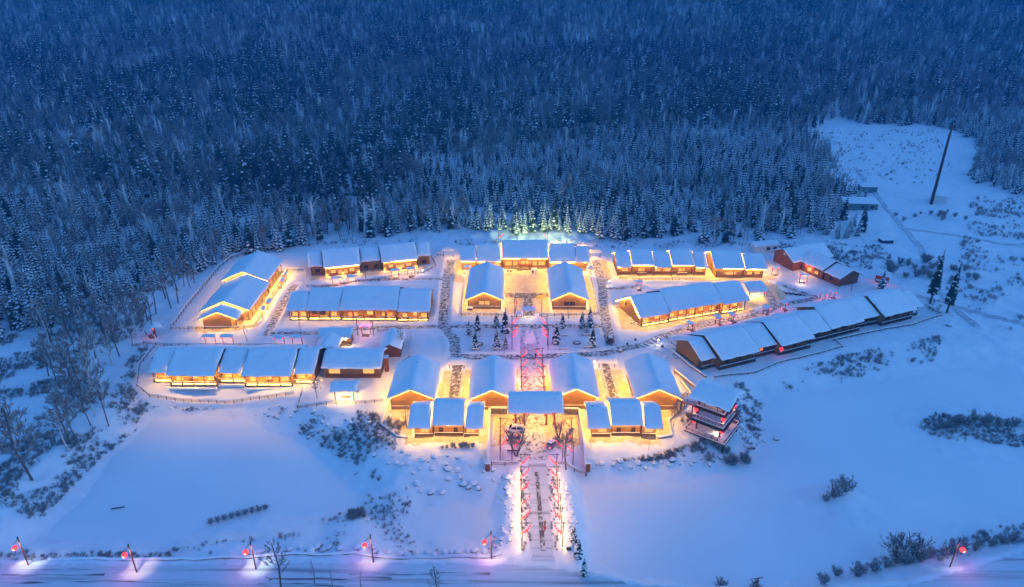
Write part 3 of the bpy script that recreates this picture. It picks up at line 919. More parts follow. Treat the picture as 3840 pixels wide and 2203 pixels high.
root, inf = house((-51.7, 160.0), 0, [(0, 16.2, -.9, 4.6, 3.8, 6.1)], 'small plank house with two glowing windows and a side chimney, behind the kiosk', 'house', 'cottage', 'dark_log', .9, 0, eave_light=None)
front_openings(root, inf[0], [('lit', 3.3, 3.0, 1.35, 1.25), ('lit', 12.6, 3.0, 1.35, 1.25)])
m = MB(); d = inf[0]; m.box(d['w0'], d['w1'], d['wf'] - .07, d['wf'] - .003, .46, 1.15, M['red_log']); m.build('skirting_board', root)
m = MB(); m.box(d['w0'] - .1, d['w1'] + .1, d['wf'] - .6, d['wf'] - .1, -.2, .3, M['roof_snow']); m.build('snowy_step', root)
m = MB(); m.box(16.35, 17.35, 3.2, 4.6, 0, 4.6, M['red_log']); m.box(16.2, 17.5, 3.05, 4.75, 4.603, 4.78, M['roof_snow']); m.build('chimney', root)

root, inf = house((-35.0, 171.0), 92, [(-.7, 9.6, -3.2, 0, 3.2, 5.0)], 'little red-brown log hut with front gable, between cottage and west alley', 'hut', 'log_hut', 'red_log', .6, 0, end_over=.8, eave_light=None)
m = MB(); m.box(.15, .45, 1.7, 2.5, 0, 3.4, M['stone']); m.build('chimney', root)
m = MB(); m.box(inf[0]['w0'] - .2, inf[0]['w0'] - .002, -2.7, 2.7, .1, .35, M['roof_snow']); m.build('snowy_ledge', root)

root, inf = house((-57.3, 178.4), 0, [(0, 9.8, -1.2, 1.6, 3.3, 4.9)], 'open-fronted timber shelter with a bright lamp, near the torii-like lantern poles', 'shelter', 'timber_shelter', 'log', .8, 1.4, eave_light=None)
lamp('corner_lamp', (8.2, -1.7, 2.8), 220, (1, .58, .18), .15, root)
m = MB(); m.ball((8.2, -1.35, 2.9), .2, .2, .2, M['bulb']); m.build('lamp_globe', root, smooth=True)
root, inf = house((-53.3, 168.3), 90, [(0, 9.2, -3.3, 0, 3.2, 5.3)], 'dark cross-gabled hut with two chimney pots joined to the timber shelter', 'hut', 'log_hut', 'dark_log', .6, 0, end_over=.7, eave_light=None)
for v in (-2.2, 2.4):
    m = MB(); m.box(.1, .8, v - .35, v + .35, 3.2, 5.0, M['dark_timber']); m.box(.05, .85, v - .4, v + .4, 5.003, 5.15, M['roof_snow']); m.build('chimney', root)
window(root, (inf[0]['w0'] - .01, 2.4, .9), R(-90), .5, 1.9, 'lit', 1)
m = MB()
for k in range(4): m.box(-.2 - .5 * (k + 1), -.2 - .5 * k - .005, -1.6, 1.6, 0, .8 - .2 * k, M['dark_timber'])
m.build('steps', root)

k_ = empty('open_kiosk', (-43.4, 150.6, 0), 0, 'open kiosk lit inside with a bench, below the cottage at the pond edge', 'kiosk')
rfk = lambda v: 4.35 - .42 * abs(v - .35)
m = MB(); m.prism([(-2.1, rfk(-2.1)), (.35, 4.35), (2.6, rfk(2.6)), (2.6, rfk(2.6) - .14), (.35, 4.21), (-2.1, rfk(-2.1) - .14)], -3.5, 3.4, M['timber'])
r_ = m.build('roof', k_); link('snow_cover', snow_mesh('snow_cover', -3.5, 3.4, -2.1, 2.6, .35, rfk, seed=4), r_)
for x in (-2.4, 2.4):
    for v in (-1.5, 2.1): post(k_, x, v, .15, rfk(v) - .15)
m = MB(); m.box(-2.7, 2.7, -1.8, 2.4, -.3, .15, M['stone']); m.build('floor_slab', k_)
m = MB(); m.box(-2.35, 2.35, 2.0, 2.08, .16, 2.6, M['white_wall']); m.build('back_panel', k_)
m = MB(); m.box(-1.2, 1.2, -.6, 0, .55, .65, M['timber']); m.box(-1.1, -.9, -.5, -.1, .155, .55, M['timber']); m.box(.9, 1.1, -.5, -.1, .155, .55, M['timber']); m.build('bench', k_)
glow_strip(k_, (-2.3, -1.3, 3.05), (2.3, -1.3, 3.05), 'strip')
lamp('kiosk_lamp', (0, -.6, 2.9), 420, (1, .62, .22), .2, k_)

# ------------------------------------------------------------------ long houses east
root, inf = house((38.3, 230.6), 0, [(0, 5.6, -.9, 6.2, 4.0, 7.1), (5.6, 13.5, -.3, 6.9, 4.5, 7.7), (13.5, 20.3, -1.0, 6.2, 4.0, 7.1), (20.3, 28.3, -.4, 6.8, 4.5, 7.7), (28.3, 33.2, -1.3, 5.8, 4.0, 7.0)],
                  'row house with five stepped roofs, lit edges and two balconies, right of the main hall', 'house', 'long_house', 'plank', 1.2, .5, eave_light='strip', rake_light='strip')
for d, its in zip(inf, ([('lit', 3.2, 2.2, 1.0, 1.3)], [('door', 9.4, 2.2, 2.2, .0)], [('lit', 15.2, 2, 1.0, 1.3), ('lit', 18.8, 2, 1.0, 1.3)], [('door', 24.2, 2.2, 2.2, 0)], [('lit', 30.4, 2.2, 1.0, 1.3)])):
    front_openings(root, d, its)
for a in (7.6, 22.4):
    m = MB(); m.box(a, a + 3.6, -.15, .7, .3, .45, M['timber'])
    m.build('balcony_floor', root)
    railing(root, a, a + 3.6, -.1, .45, .9, 'dark_timber')
m = MB()
for d in inf: m.box(d['w0'] + .05, d['w1'] - .05, d['wf'] - .08, d['wf'] - .003, .46, 1.35, M['timber'])
m.build('skirting_board', root)

root, inf = house((73.4, 228.6), -1, [(0, 10.8, -.9, 7.2, 4.3, 8.0), (10.8, 19.0, -.6, 6.4, 4.0, 7.0)],
                  'tall two-roofed house with a golden gable end, right of the row house', 'house', 'long_house', 'plank', 1.0, .2, end_over=1.0, eave_light='strip', rake_light='strip')
front_openings(root, inf[0], [('lit', 6.0, 4.2, 1.1, 1.0)])
front_openings(root, inf[1], [('door', 13.2, 1.6, 2.1, 0), ('lit', 16, 1.8, 1.1, 1.1)])

root, inf = house((40.4, 190), 18.5, [(-1, 9.9, -.9, 6.2, 4.0, 8.1, 15.5), (9.9, 29.3, -.4, 7.2, 4.4, 8.4, 15.5), (29.3, 39.3, -.9, 6.6, 4.0, 7.9, 14.5)],
                  'long angled house with golden gable end and glowing veranda, right of the east alley', 'house', 'long_house', 'log', .9, 1.6, end_over=1.0, eave_light='strip', rake_light=None, eave_line=False, floor_light='strip_low')
for u, v0, v1 in ((-1.03, -.6, 6.2),):
    r0 = inf[0]['rf']
    glow_strip(root, (u, v0, r0(v0) - .32), (u, v1, r0(v1) - .32), 'strip'); glow_strip(root, (u, v1, r0(v1) - .32), (u, 15.2, r0(15.2) - .32), 'strip')
for d, us in zip(inf, ((2.5, 6.5), (12, 15.5, 19.5, 23, 27), (31.5, 35.5))):
    for q, u in enumerate(us):
        front_openings(root, d, [('door', u, 1.6, 2.1, 0) if q % 2 else ('lit', u, 1.8, 1.3, .5)])
for a, b, v in ((.3, 9.6, 0), (10.2, 18, .5), (22, 29, .5), (29.6, 38, 0)):
    railing(root, a, b, v, .45)
window(root, (inf[0]['w0'] - .01, 10.5, 3.0), R(-90), 1.0, 1.2, 'dark', 1)
m = MB()
random.seed(3)
for k in range(16):
    m.ball((-.6 - .3 * random.random(), .5 + k * .95, -.1), .5 + .3 * random.random(), .5, .45, M['rock'], 7, 5)
m.build('rubble_footing', root, smooth=True)
for u in (2, 8, 14, 22, 30, 36): lamp('porch_lamp', (u, .8, 3.3), 35, (1, .55, .15), .2, root)

p_ = empty('porch_pavilion', (82.4, 213.6, 0), R(10), 'open porch roof with bright floor at the end of the angled house', 'pavilion')
rfp = lambda v: 4.9 - .45 * abs(v - .6)
m = MB(); m.prism([(-3.6, rfp(-3.6)), (.6, 4.9), (4.4, rfp(4.4)), (4.4, rfp(4.4) - .14), (.6, 4.76), (-3.6, rfp(-3.6) - .14)], -2.8, 3.9, M['timber'])
r_ = m.build('roof', p_); link('snow_cover', snow_mesh('snow_cover', -2.8, 3.9, -3.6, 4.4, .6, rfp, seed=9), r_)
for x in (-2.3, 3.3):
    for v in (-3.0, 3.8): post(p_, x, v, .0, rfp(v) - .15)
m = MB(); m.box(-2.7, 3.8, -3.5, 4.2, -.5, .12, M['stone']); m.build('floor_slab', p_)
m = MB()
for k in range(5): m.box(-1.5, 1.2, -3.55 - .5 * (k + 1), -3.55 - .5 * k - .005, -.6, .1 - .11 * k, M['roof_snow'])
m.build('steps', p_)
glow_strip(p_, (-2.2, -2.6, 2.95), (3.2, -2.6, 2.95), 'strip')
lamp('pavilion_lamp', (0, 0, 3.0), 260, (1, .65, .25), .2, p_)
lanterns_on(p_, [(-2.2, -3.5, 2.5), (3.2, -3.5, 2.5)], '%s red lantern hung at the porch roof of the angled house', 'lanterns on the porch pavilion')

root, inf = house((52.9, 164.1), 22.8, [(-1.0, 4.2, -.8, 5.8, 3.8, 6.9, 12.6), (4.2, 17.4, -2.9, 5.4, 4.0, 7.7, 12.9), (17.4, 25.3, -1.2, 5.8, 3.8, 7.2, 12.5), (25.3, 37.7, -2.9, 5.4, 4.0, 7.7, 12.9), (37.7, 46.5, -.7, 6.2, 3.8, 7.2, 12.9), (46.5, 59.8, -.6, 7.4, 4.0, 7.8, 14.6), (59.8, 68.2, .9, 7.6, 3.8, 7.2, 14), (68.2, 82.0, -.9, 6.8, 4.0, 7.7, 14), (82.0, 86.4, .3, 6.4, 3.8, 7.0, 12.5)],
                  'longest house, nine dark snow-roofed sections in a line above the right pond', 'house', 'long_house', 'log', .9, 1.5, end_over=.8, eave_light=None)
front_openings(root, inf[2], [('red', 20.2, 1.3, 1.2, .6), ('red', 22.0, 1.0, 1.2, .6)])
front_openings(root, inf[3], [('dark', 28, 1.6, 1.3, .5), ('door_dark', 33, 1.5, 2.1, 0)])
for k in (1, 4, 5, 6, 7):
    d = inf[k]; c_ = (d['w0'] + d['w1']) / 2
    front_openings(root, d, [('dark', c_ - 2.3, 1.6, 1.3, .5), ('door_dark', c_ + 1.6, 1.5, 2.1, 0)])
for d in inf:
    railing(root, d['w0'], d['w1'], d['vf'] + .75, .45, mat='dark_timber')
    m = MB(); m.box(d['w0'] - .3, d['w1'] + .3, d['vf'] + .0, d['vf'] + .62, -.5, .15, M['roof_snow']); m.build('snowy_step', root)
lanterns_on(root, [(25.9, -2.4, 2.6)], 'single red lantern at the dark front of the longest house', 'lantern on the longest house', True)
m = MB(); m.box(34, 38.5, 12.2, 14.0, 0, 3.0, M['log']); m.box(33.8, 38.7, 12.0, 14.2, 3.003, 3.3, M['roof_snow']); m.build('rear_entry', root)

root, inf = house((104.8, 235.1), 20, [(-1.2, 17.5, -1.0, 5.2, 4.1, 7.3, 11.2)], 'brown gabled block of the corner house at the far right, clock on its end wall', 'house', 'corner_house', 'red_log', .9, 0, end_over=.9, eave_light=None)
m = MB(); m.bar((inf[0]['w0'] - .12, 5.0, 5.2), (inf[0]['w0'] - .01, 5.0, 5.2), .5, .5, M['white_wall'], 16); m.build('gable_clock', root)
front_openings(root, inf[0], [('dark', 4, 1.6, 1.3, .5)])
# its lower wing runs towards the camera
root, inf = house((112.3, 238.5), -66, [(0, 11.0, -5.6, .2, 4.0, 6.9, 6.0), (11.0, 18.6, -4.9, .4, 3.6, 6.1, 5.8)], 'red-brown wing of the corner house with lanterns at its door, gable to the pond side', 'house', 'corner_house_wing', 'red_log', .8, 0, end_over=.8, eave_light=None)
front_openings(root, inf[0], [('door', 4.6, 1.7, 2.1, 0), ('lit', 8, 1.5, 1.1, 1.0)])
front_openings(root, inf[1], [('dark', 14, 1.5, 1.1, 1.0)])
lanterns_on(root, [(3.4, -5.4, 3.4), (6.2, -5.4, 3.4)], '%s big red lantern by the door of the corner house', 'lanterns on the corner house', True)
lamp('door_lamp', (4.8, -6.2, 2.6), 160, (1, .55, .15), .15, root)
m = MB(); m.box(10, 19.2, -6.0, -5.6, -.3, .5, M['stone']); m.box(10, 19.2, -6.05, -5.55, .503, .62, M['roof_snow']); m.build('garden_wall', root)

# ------------------------------------------------------------------ small roofed gates, fences, lantern frames
def small_gate(x, y, rz, wd, label, zt=2.7, deep=1.5, lit=True, glow=70, col=(1, .5, .28), step=True, panel=False, mat='red_timber', lan=True):
    z = hz(x, y)
    g = empty('roofed_gate', (x, y, z), R(rz), label, 'gate', 'small roofed gates of the village')
    rf = lambda v: zt + .62 - .5 * abs(v)
    h = deep / 2
    m = MB(); m.prism([(-h, rf(-h)), (0, zt + .62), (h, rf(h)), (h, rf(h) - .1), (0, zt + .52), (-h, rf(-h) - .1)], -wd/2 - .35, wd/2 + .35, M['timber'])
    r_ = m.build('roof', g)
    link('snow_cover', snow_mesh('snow_cover', -wd/2 - .35, wd/2 + .35, -h, h, 0, rf, .34, seed=int(abs(x * 3 + y)) % 90), r_)
    for s in (-1, 1): post(g, s * wd / 2, 0, -.1, zt + .5, .1, mat)
    m = MB(); m.box(-wd/2 - .25, wd/2 + .25, -.07, .07, zt - .15, zt + .05, M[mat]); m.build('crossbeam', g)
    if panel:
        m = MB(); m.box(-wd/2 + .12, wd/2 - .12, -.05, .05, .7, zt - .3, M[mat]); m.build('door_leaf', g)
    if step:
        m = MB()
        for k in range(3): m.box(-wd/2 + .2, wd/2 - .2, -.5 - .4 * (k + 1), -.5 - .4 * k - .004, -.3, .3 - .1 * k, M['stone'])
        m.build('steps', g)
    if lit:
        lamp('gate_lamp', (0, -.35, zt - .4), glow, col, .12, g)
    if lan:
        mw = Matrix.Translation((x, y, z)) @ Matrix.Rotation(R(rz), 4, 'Z')
        for s, wrd in ((-1, 'left'), (1, 'right')):
            lantern(mw @ Vector((s * wd / 2, -.5, zt - .1)), '%s red lantern on %s' % (wrd, label if len(label.split()) < 12 else label.replace('long veranda', 'veranda').replace('glowing snow-capped gate', 'gate').replace('the pillared long house', 'the long house').replace(', before', ' before').replace('brightly lit gate with steps', 'lit gate')), 'lantern pairs on the small gates')
    return g

for a in [
    (-90, 178.8, 0, 3.0, 'lantern gate shelter behind the long veranda house, first from the west'),
    (-84.7, 178.8, 0, 3.0, 'lantern gate shelter behind the long veranda house, second from the west'),
    (-69.3, 178.6, 0, 2.8, 'lantern gate shelter behind the long veranda house, third from the west'),
    (-64.0, 178.6, 0, 2.8, 'lantern gate shelter behind the long veranda house, fourth from the west'),
    (-81.6, 225.6, -85, 2.4, 'small gate east of the far-left house, uppermost of four'),
    (-81.0, 219.6, -85, 2.4, 'small gate east of the far-left house, second from above'),
    (-80.3, 202.8, -85, 2.4, 'small gate east of the far-left house, third from above'),
    (-80.3, 197.2, -85, 2.4, 'small gate east of the far-left house, lowest of four'),
    (-62.6, 222.6, 14, 2.6, 'glowing snow-capped gate below the forest edge house, first from the left'),
    (-57.4, 224.0, 14, 2.6, 'glowing snow-capped gate below the forest edge house, second from the left'),
    (-42.6, 229.0, 14, 2.6, 'glowing snow-capped gate below the forest edge house, third from the left'),
    (-37.0, 230.5, 14, 2.6, 'glowing snow-capped gate below the forest edge house, fourth from the left'),
    (-44.8, 185.2, 0, 2.6, 'small gate between the tall lantern poles, before the pillared long house'),
    (44.4, 218.2, 10, 1.8, 'little gate at the steps of the stepped row house'),
    (97.0, 232.0, 20, 2.4, 'small gate left of the corner house'),
    (105.0, 225.2, -40, 2.6, 'brightly lit gate with steps below the corner house'),
]:
    small_gate(a[0], a[1], a[2], a[3], a[4], glow=130 if a[0] < 0 and a[1] < 232 and a[1] > 190 else 75, col=(1, .42, .12))
for x, y, lb in ((55.0, 186.6, 'first'), (64.5, 190.4, 'second'), (69.3, 192.4, 'third'), (82.0, 197.6, 'fourth'), (89.0, 201.6, 'fifth'), (105.1, 209.0, 'sixth'), (109.0, 210.6, 'seventh')):
    small_gate(x, y, 112, 2.0, '%s small gate from the left behind the longest house' % lb, glow=45, col=(1, .18, .12))
small_gate(-24.9, 248.6, 0, 3.8, 'wide pale-roofed gate left of the main hall', 3.2, 3.0, glow=90, step=False)
small_gate(32.4, 247.6, 0, 3.8, 'wide pale-roofed gate right of the main hall', 3.2, 3.0, glow=120, step=False)
small_gate(-16.4, 232.6, -90, 1.9, 'little side gate behind the upper left gabled hall', 2.6, 2.4, glow=120)
small_gate(28.7, 231.4, 90, 1.9, 'little side gate behind the upper right gabled hall', 2.6, 2.4, glow=120)
small_gate(5.4, 197.0, 0, 3.4, 'courtyard gate with lanterns at the head of the lantern alley', 3.2, 2.6, glow=110, col=(1, .8, .4))
small_gate(2.3, 196.3, 0, 1.6, 'low snow-roofed notice shelter beside the courtyard gate', 1.6, 1.6, lit=False, step=False, lan=False)
small_gate(-15.4, 164.4, 0, 4.0, 'broad gate between the two left halls of the front row', 3.0, 3.2, glow=60, step=False, mat='timber', lan=False)
small_gate(26.6, 165.2, 0, 4.4, 'broad gate between the two right halls of the front row', 3.0, 3.2, glow=60, step=False, lan=True)
small_gate(-109.3, 184.2, -50, 3.6, 'lantern gate at the western corner fence', 3.4, 4.6, glow=40, col=(1, .2, .1), panel=True)
small_gate(133.4, 225.4, -35, 4.2, 'lantern gate at the eastern end by the small spruce', 3.4, 4.0, glow=60, col=(1, .2, .1), panel=True)

def fence(pts, label, ht=1.1, snow=True, mat='dark_timber', name='fence', rails=3, spacing=2.2, group=None, stone=False):
    m, cap = MB(), MB()
    P = [Vector((a, b, hz(a, b))) for a, b in pts]
    root = empty(name, P[0], 0, label, 'wall' if stone else 'fence', group)
    o = P[0]
    for a, b in zip(P[:-1], P[1:]):
        L = (b - a).length; n = max(1, int(L / spacing))
        q = [a.lerp(b, k / n) for k in range(n + 1)]
        for p in q: p.z = hz(p.x, p.y)
        for k in range(n):
            c, d = q[k] - o, q[k + 1] - o
            s = (d - c).normalized(); nn = Vector((-s.y, s.x, 0))
            if stone:
                w_ = .22
                vs = [c - nn * w_, d - nn * w_, d + nn * w_, c + nn * w_]
                m.mesh([v + Vector((0, 0, -.8)) for v in vs] + [v + Vector((0, 0, ht)) for v in vs],
                       [(0, 1, 5, 4), (1, 2, 6, 5), (2, 3, 7, 6), (3, 0, 4, 7), (4, 5, 6, 7)], M['stone'])
                w_ = .3
                vs = [c - nn * w_, d - nn * w_, d + nn * w_, c + nn * w_]
                w2 = .14
                v2 = [c - nn * w2, d - nn * w2, d + nn * w2, c + nn * w2]
                cap.mesh([v + Vector((0, 0, ht + .003)) for v in vs] + [v + Vector((0, 0, ht + .26)) for v in v2],
                         [(0, 1, 5, 4), (1, 2, 6, 5), (2, 3, 7, 6), (3, 0, 4, 7), (4, 5, 6, 7)], M['roof_snow'])
            else:
                m.bar(c + Vector((0, 0, -.3)), c + Vector((0, 0, ht)), .09, .08, M[mat], 6)
                for r in range(rails):
                    zz = ht * (.35 + .6 * r / max(1, rails - 1))
                    m.bar(c + Vector((0, 0, zz)), d + Vector((0, 0, zz)), .055, .05, M[mat], 4)
                if snow:
                    cap.bar(c + Vector((0, 0, ht + .06)), d + Vector((0, 0, ht + .06)), .13, .11, M['roof_snow'], 6)
    m.build('fence_rails' if not stone else 'masonry', root)
    if cap.f: cap.build('snow_cap', root)
    return root

fence([(-106.3, 188.6), (-108.6, 212), (-110.4, 238), (-109, 246.4), (-102.9, 254.9), (-97, 257)], 'dark boundary fence along the west side below the forest', 1.5)
fence([(-106.1, 188.1), (-98.2, 188.1), (-86, 188.0), (-80.7, 189.3), (-81.1, 196.3)], 'fence in front of the far-left house')
fence([(-82.4, 206), (-82.8, 218.3), (-84.2, 235.1), (-77.9, 235.1)], 'fence on the garden side of the far-left house')
fence([(-110.2, 179.1), (-106.0, 177.9), (-92, 177.4), (-76, 177.2), (-62.4, 177.2)], 'fence running behind the long veranda house')
fence([(-106.0, 176.7), (-105.1, 166.3), (-100.5, 155.5), (-95.8, 152.3), (-76, 151.8), (-57.4, 152.0)], 'low fence wrapping the long veranda house above the left pond')
fence([(-78.1, 239.0), (-72.6, 220.2), (-64.7, 220.6), (-55.1, 224.2), (-44, 229), (-32.6, 232.6), (-28.9, 239.5), (-32.2, 250.6)], 'fence round the front of the forest edge house')
fence([(-31.2, 168.2), (-29.6, 171), (-31.0, 186.6)], 'fence beside the little red-brown hut')
fence([(-56, 186.8), (-48, 186.6)], 'short rail fence left of the lantern poles')
fence([(-41.5, 186.5), (-37.5, 186.5)], 'short rail fence right of the lantern poles')
fence([(-16.3, 198.1), (-16.9, 230.0)], 'thin fence left of the upper left gabled hall')
fence([(-16.3, 197.6), (-2, 197.4)], 'thin fence before the upper left gabled hall')
fence([(9, 197.4), (27.9, 197.6)], 'thin fence before the upper right gabled hall')
fence([(28.3, 198.1), (28.7, 229.0)], 'thin fence right of the upper right gabled hall')
fence([(-29.4, 250.2), (-26.9, 250.2)], 'short fence by the gate left of the main hall')
fence([(39.1, 227.6), (46.0, 226.3), (58, 226.0), (70.4, 226.3)], 'low fence before the stepped row house')
fence([(46.8, 181.5), (49.6, 174.3), (51.4, 168.6)], 'fence at the west gable of the longest house')
fence([(47.3, 173.6), (50.2, 166), (53.2, 160.2)], 'stone retaining wall under the west gable of the longest house', .5, name='retaining_wall', stone=True)
fence([(55.5, 159.8), (68, 163.6), (74.5, 167.2), (87.0, 172.2), (98, 177.0)], 'snowy border fence along the slope before the longest house, lower half', .7)
fence([(98, 177), (97.4, 181.2), (112, 186.6), (127, 191.5), (139.6, 198.3)], 'snowy border fence along the slope before the longest house, upper half', .7)
fence([(139.6, 198.6), (137.7, 204.8)], 'fence end by the two tall spruces')
fence([(-55.3, 147.3), (-55.6, 154.0)], 'short fence between veranda house and kiosk yard')
fence([(-55.3, 147.1), (-40.1, 147.2), (-33.2, 148.3)], 'light fence along the pond side of the kiosk yard')
fence([(-31.6, 149.6), (-31.9, 143.2), (-32.0, 138.1), (-27.5, 133.6), (-24.9, 133.2)], 'snow-capped low wall round the left front hall', .45, name='garden_wall', stone=True)
fence([(34.9, 133.6), (38.3, 134.2), (38.7, 139.9), (47.5, 150.4), (45.9, 158)], 'snow-capped low wall round the right front hall', .5, name='garden_wall', stone=True)
fence([(45.2, 163.0), (48.0, 156.5), (50.2, 152)], 'retaining wall between right front hall and tower path', .9, name='retaining_wall', stone=True)
fence([(-5.4, 123.0), (-5.5, 134), (-5.6, 143.4)], 'snow-topped left wall of the parking court', 1.3, name='court_wall', stone=True)
fence([(16.8, 123.0), (16.9, 134), (16.9, 143.4)], 'snow-topped right wall of the parking court', 1.3, name='court_wall', stone=True)
fence([(-5.2, 143.0), (-1.2, 143.0)], 'rear left wall of the parking court under the halls', 1.7, name='court_wall', stone=True)
fence([(12.6, 143.0), (16.6, 143.0)], 'rear right wall of the parking court under the halls', 1.7, name='court_wall', stone=True)
fence([(-4.6, 123.3), (1.4, 123.3)], 'rail fence at the front of the parking court, left of the driveway', 1.3, mat='timber')
fence([(9.9, 123.3), (16.2, 123.3)], 'rail fence at the front of the parking court, right of the driveway', 1.3, mat='timber')
for x, sd in ((-5.5, 'left'), (17.0, 'right')):
    m = MB(); m.box(-.5, .5, -.5, .5, -.6, 1.7, M['red_log']); m.box(-.62, .62, -.62, .62, 1.703, 2.0, M['roof_snow'])
    o = m.build('gate_pillar', loc=(x, 122.3, 0)); tag(o, 'square brick-red pillar at the %s front corner of the parking court' % sd, 'pillar')
fence([(-88, 96.2), (-60, 96.0), (-30, 97.6), (-2, 98.2)], 'row of low snow-capped kerb stones on the pond side of the road', .25, name='roadside_wall', stone=True)

# lantern frames: a post, a crossbar, a brace and a string of lanterns
def frame_data():
    p = MB(); p.bar((0, 0, -.3), (0, 0, 7.1), .11, .09, M['timber'], 6)
    c = MB(); c.bar((-.5, 0, 6.75), (1.8, 0, 6.75), .07, .07, M['timber'], 5)
    b = MB(); b.bar((0, 0, 5.6), (1.0, 0, 6.7), .05, .05, M['timber'], 5)
    return p.data('post'), c.data('crossbar'), b.data('brace')
FRAME = frame_data()
_string = {}
def lantern_frame(x, y, side, label, n=5, group='lantern frames along the driveway and alley', ztop=7.1, to=None):
    z = hz(x, y)
    f = empty('lantern_mast', (x, y, z), 0 if side > 0 else math.pi, label, 'lantern frame', group)
    for nm, d in zip(('post', 'crossbar', 'brace'), FRAME): link(nm, d, f)
    s = empty('lantern_string', (x, y, z), 0 if side > 0 else math.pi, 'lanterns on ' + label, 'lantern string', 'strings of lanterns on the frames')
    if n not in _string:
        pts = []
        for k in range(n):
            t = (k + .5) / n
            pts.append((1.7 - 1.5 * t, 0, 6.35 - 2.0 * t - .35 * math.sin(math.pi * t)))
        m = MB()
        full = [(1.7, 0, 6.7)] + [(a, b, c + .42) for a, b, c in pts] + [(.1, 0, 4.5)]
        for a, b in zip(full[:-1], full[1:]): m.bar(a, b, .015, .015, M['dark_timber'], 3)
        _string[n] = (pts, m.data('cord'))
    pts, cord = _string[n]
    link('cord', cord, s)
    for p in pts: link('lantern', LANT_SMALL, s, p)
    lamp('lantern_glow', (-.3 if y < 121 else 1.2, 0, 4.2), 110 if y < 121 else (20 if y < 140 else 34), (1, .56, .2) if y < 121 else (1, .12, .40), .35, s)  # beside the driveway: added warm fill standing in for the floodlights' spill
    return f

for k, y in enumerate((98.3, 102.3, 106.3, 110.4, 114.5, 118.6)):
    lantern_frame(1.9, y, 1, '%s frame from the road on the left of the driveway' % ORD[k])
    lantern_frame(9.7, y, -1, '%s frame from the road on the right of the driveway' % ORD[k])
for k, y in enumerate((125.0, 128.4, 131.8)):
    lantern_frame(-2.7, y, 1, '%s frame from the front by the left wall of the parking court' % ORD[k], 4)
    lantern_frame(13.9, y, -1, '%s frame from the front by the right wall of the parking court' % ORD[k], 4)
lantern_frame(0.0, 124.3, 1, 'lone frame by the square planter in the parking court', 3)
lantern_frame(11.4, 124.4, -1, 'lone frame behind the big bare tree in the parking court', 4)
for k, y in enumerate((145.2, 150.1, 154.9, 159.8, 164.5)):
    lantern_frame(2.5, y, 1, '%s frame from the entrance gate, left side of the alley' % ORD[k])
    lantern_frame(8.35, y, -1, '%s frame from the entrance gate, right side of the alley' % ORD[k])
for k, y in enumerate((175.6, 178.4, 184.0)):
    lantern_frame(0.0, y, 1, '%s frame left of the snow sculpture' % ORD[k], 6)
    lantern_frame(10.6, y, -1, '%s frame right of the snow sculpture' % ORD[k], 6)
lantern_frame(.9, 197.6, 1, 'frame left of the courtyard gate', 4)
lantern_frame(9.6, 197.6, -1, 'frame right of the courtyard gate', 4)
lantern_frame(-47.2, 184.4, 1, 'tall pole left of the small lantern gate', 2)
lantern_frame(-42.4, 184.4, -1, 'tall pole right of the small lantern gate', 2)
lantern_frame(-5.4, 259.2, 1, 'lantern pole behind the left end of the main hall roof', 4)
lantern_frame(14.4, 259.2, -1, 'lantern pole behind the right end of the main hall roof', 4)

# street lamps along the road: red post, slanted arm, one red lantern and a light pool on the snow
def street_lamp(x, y, label, pool, col, arm=-1):
    z = hz(x, y)
    s = empty('street_lamp', (x, y, z), 0, label, 'street lamp', 'lantern street lamps by the road')
    m = MB(); m.bar((0, 0, -.3), (0, 0, 6.6), .14, .11, M['red_timber'], 8); m.build('post', s)
    m = MB(); m.bar((0, 0, 6.6), (arm * 1.3, 0, 5.0), .07, .06, M['metal'], 5); m.build('arm', s)
    m = MB(); m.bar((0, 0, 6.6), (0, 0, 7.0), .16, .10, M['dark_timber'], 6); m.build('cap', s)
    m = MB(); m.ball((0, 0, 0), .5, .5, .48, M['lantern'], 12, 8); m.ball((0, -.35, -.05), .24, .2, .24, M['lantern_core'], 8, 6)
    o = m.build('red_lantern', loc=(x + arm * 1.25, y, z + 4.3), smooth=True); tag(o, 'lantern on the ' + label, 'lantern', 'lanterns of the street lamps')
    lamp('lantern_glow', (x + arm * 1.25, y - .3, z + 4.0), 130, (1, .09, .40), .4)
    if pool: lamp('pool_lamp', (x, y - .6, z + 6.4), pool, col, .12, None, 'SPOT', R(66), (R(12), 0, 0))
street_lamp(-90.6, 94.6, 'westernmost street lamp with a white pool of light', 460, (.9, 1, .8))
street_lamp(-69.4, 92.8, 'second street lamp from the west, with a peach pool of light', 420, (1, .75, .5))
street_lamp(-47.6, 93.6, 'third street lamp from the west, with a white pool of light', 460, (.9, 1, .8))
street_lamp(-26.1, 95.3, 'fourth street lamp from the west, below the left pond', 330, (1, .7, .5))
street_lamp(-3.9, 96.3, 'street lamp nearest the driveway mouth', 330, (1, .7, .5))
street_lamp(82.0, 94.4, 'eastern street lamp with a small banner', 130, (.6, 1, .9), 1)
for q in [o for o in bpy.data.objects if o.name.startswith('street_lamp') and o.get('label', '').startswith('eastern')]:
    m = MB(); m.box(-.85, -.12, -.03, .03, 3.2, 5.6, M['blue_paint']); m.build('banner', q)
m = MB(); m.bar((0, 0, -.3), (0, 0, 3.4), .12, .1, M['red_timber'], 6); m.bar((-.8, 0, 3.0), (.8, 0, 3.4), .09, .09, M['dark_timber'], 5); m.bar((-.6, 0, 2.0), (0, 0, 3.0), .2, .06, M['red_timber'], 5)
tag(m.build('signpost', loc=(44.4, 90.0, hz(44.4, 90))), 'short red signpost at the roadside at the lower edge', 'signpost')

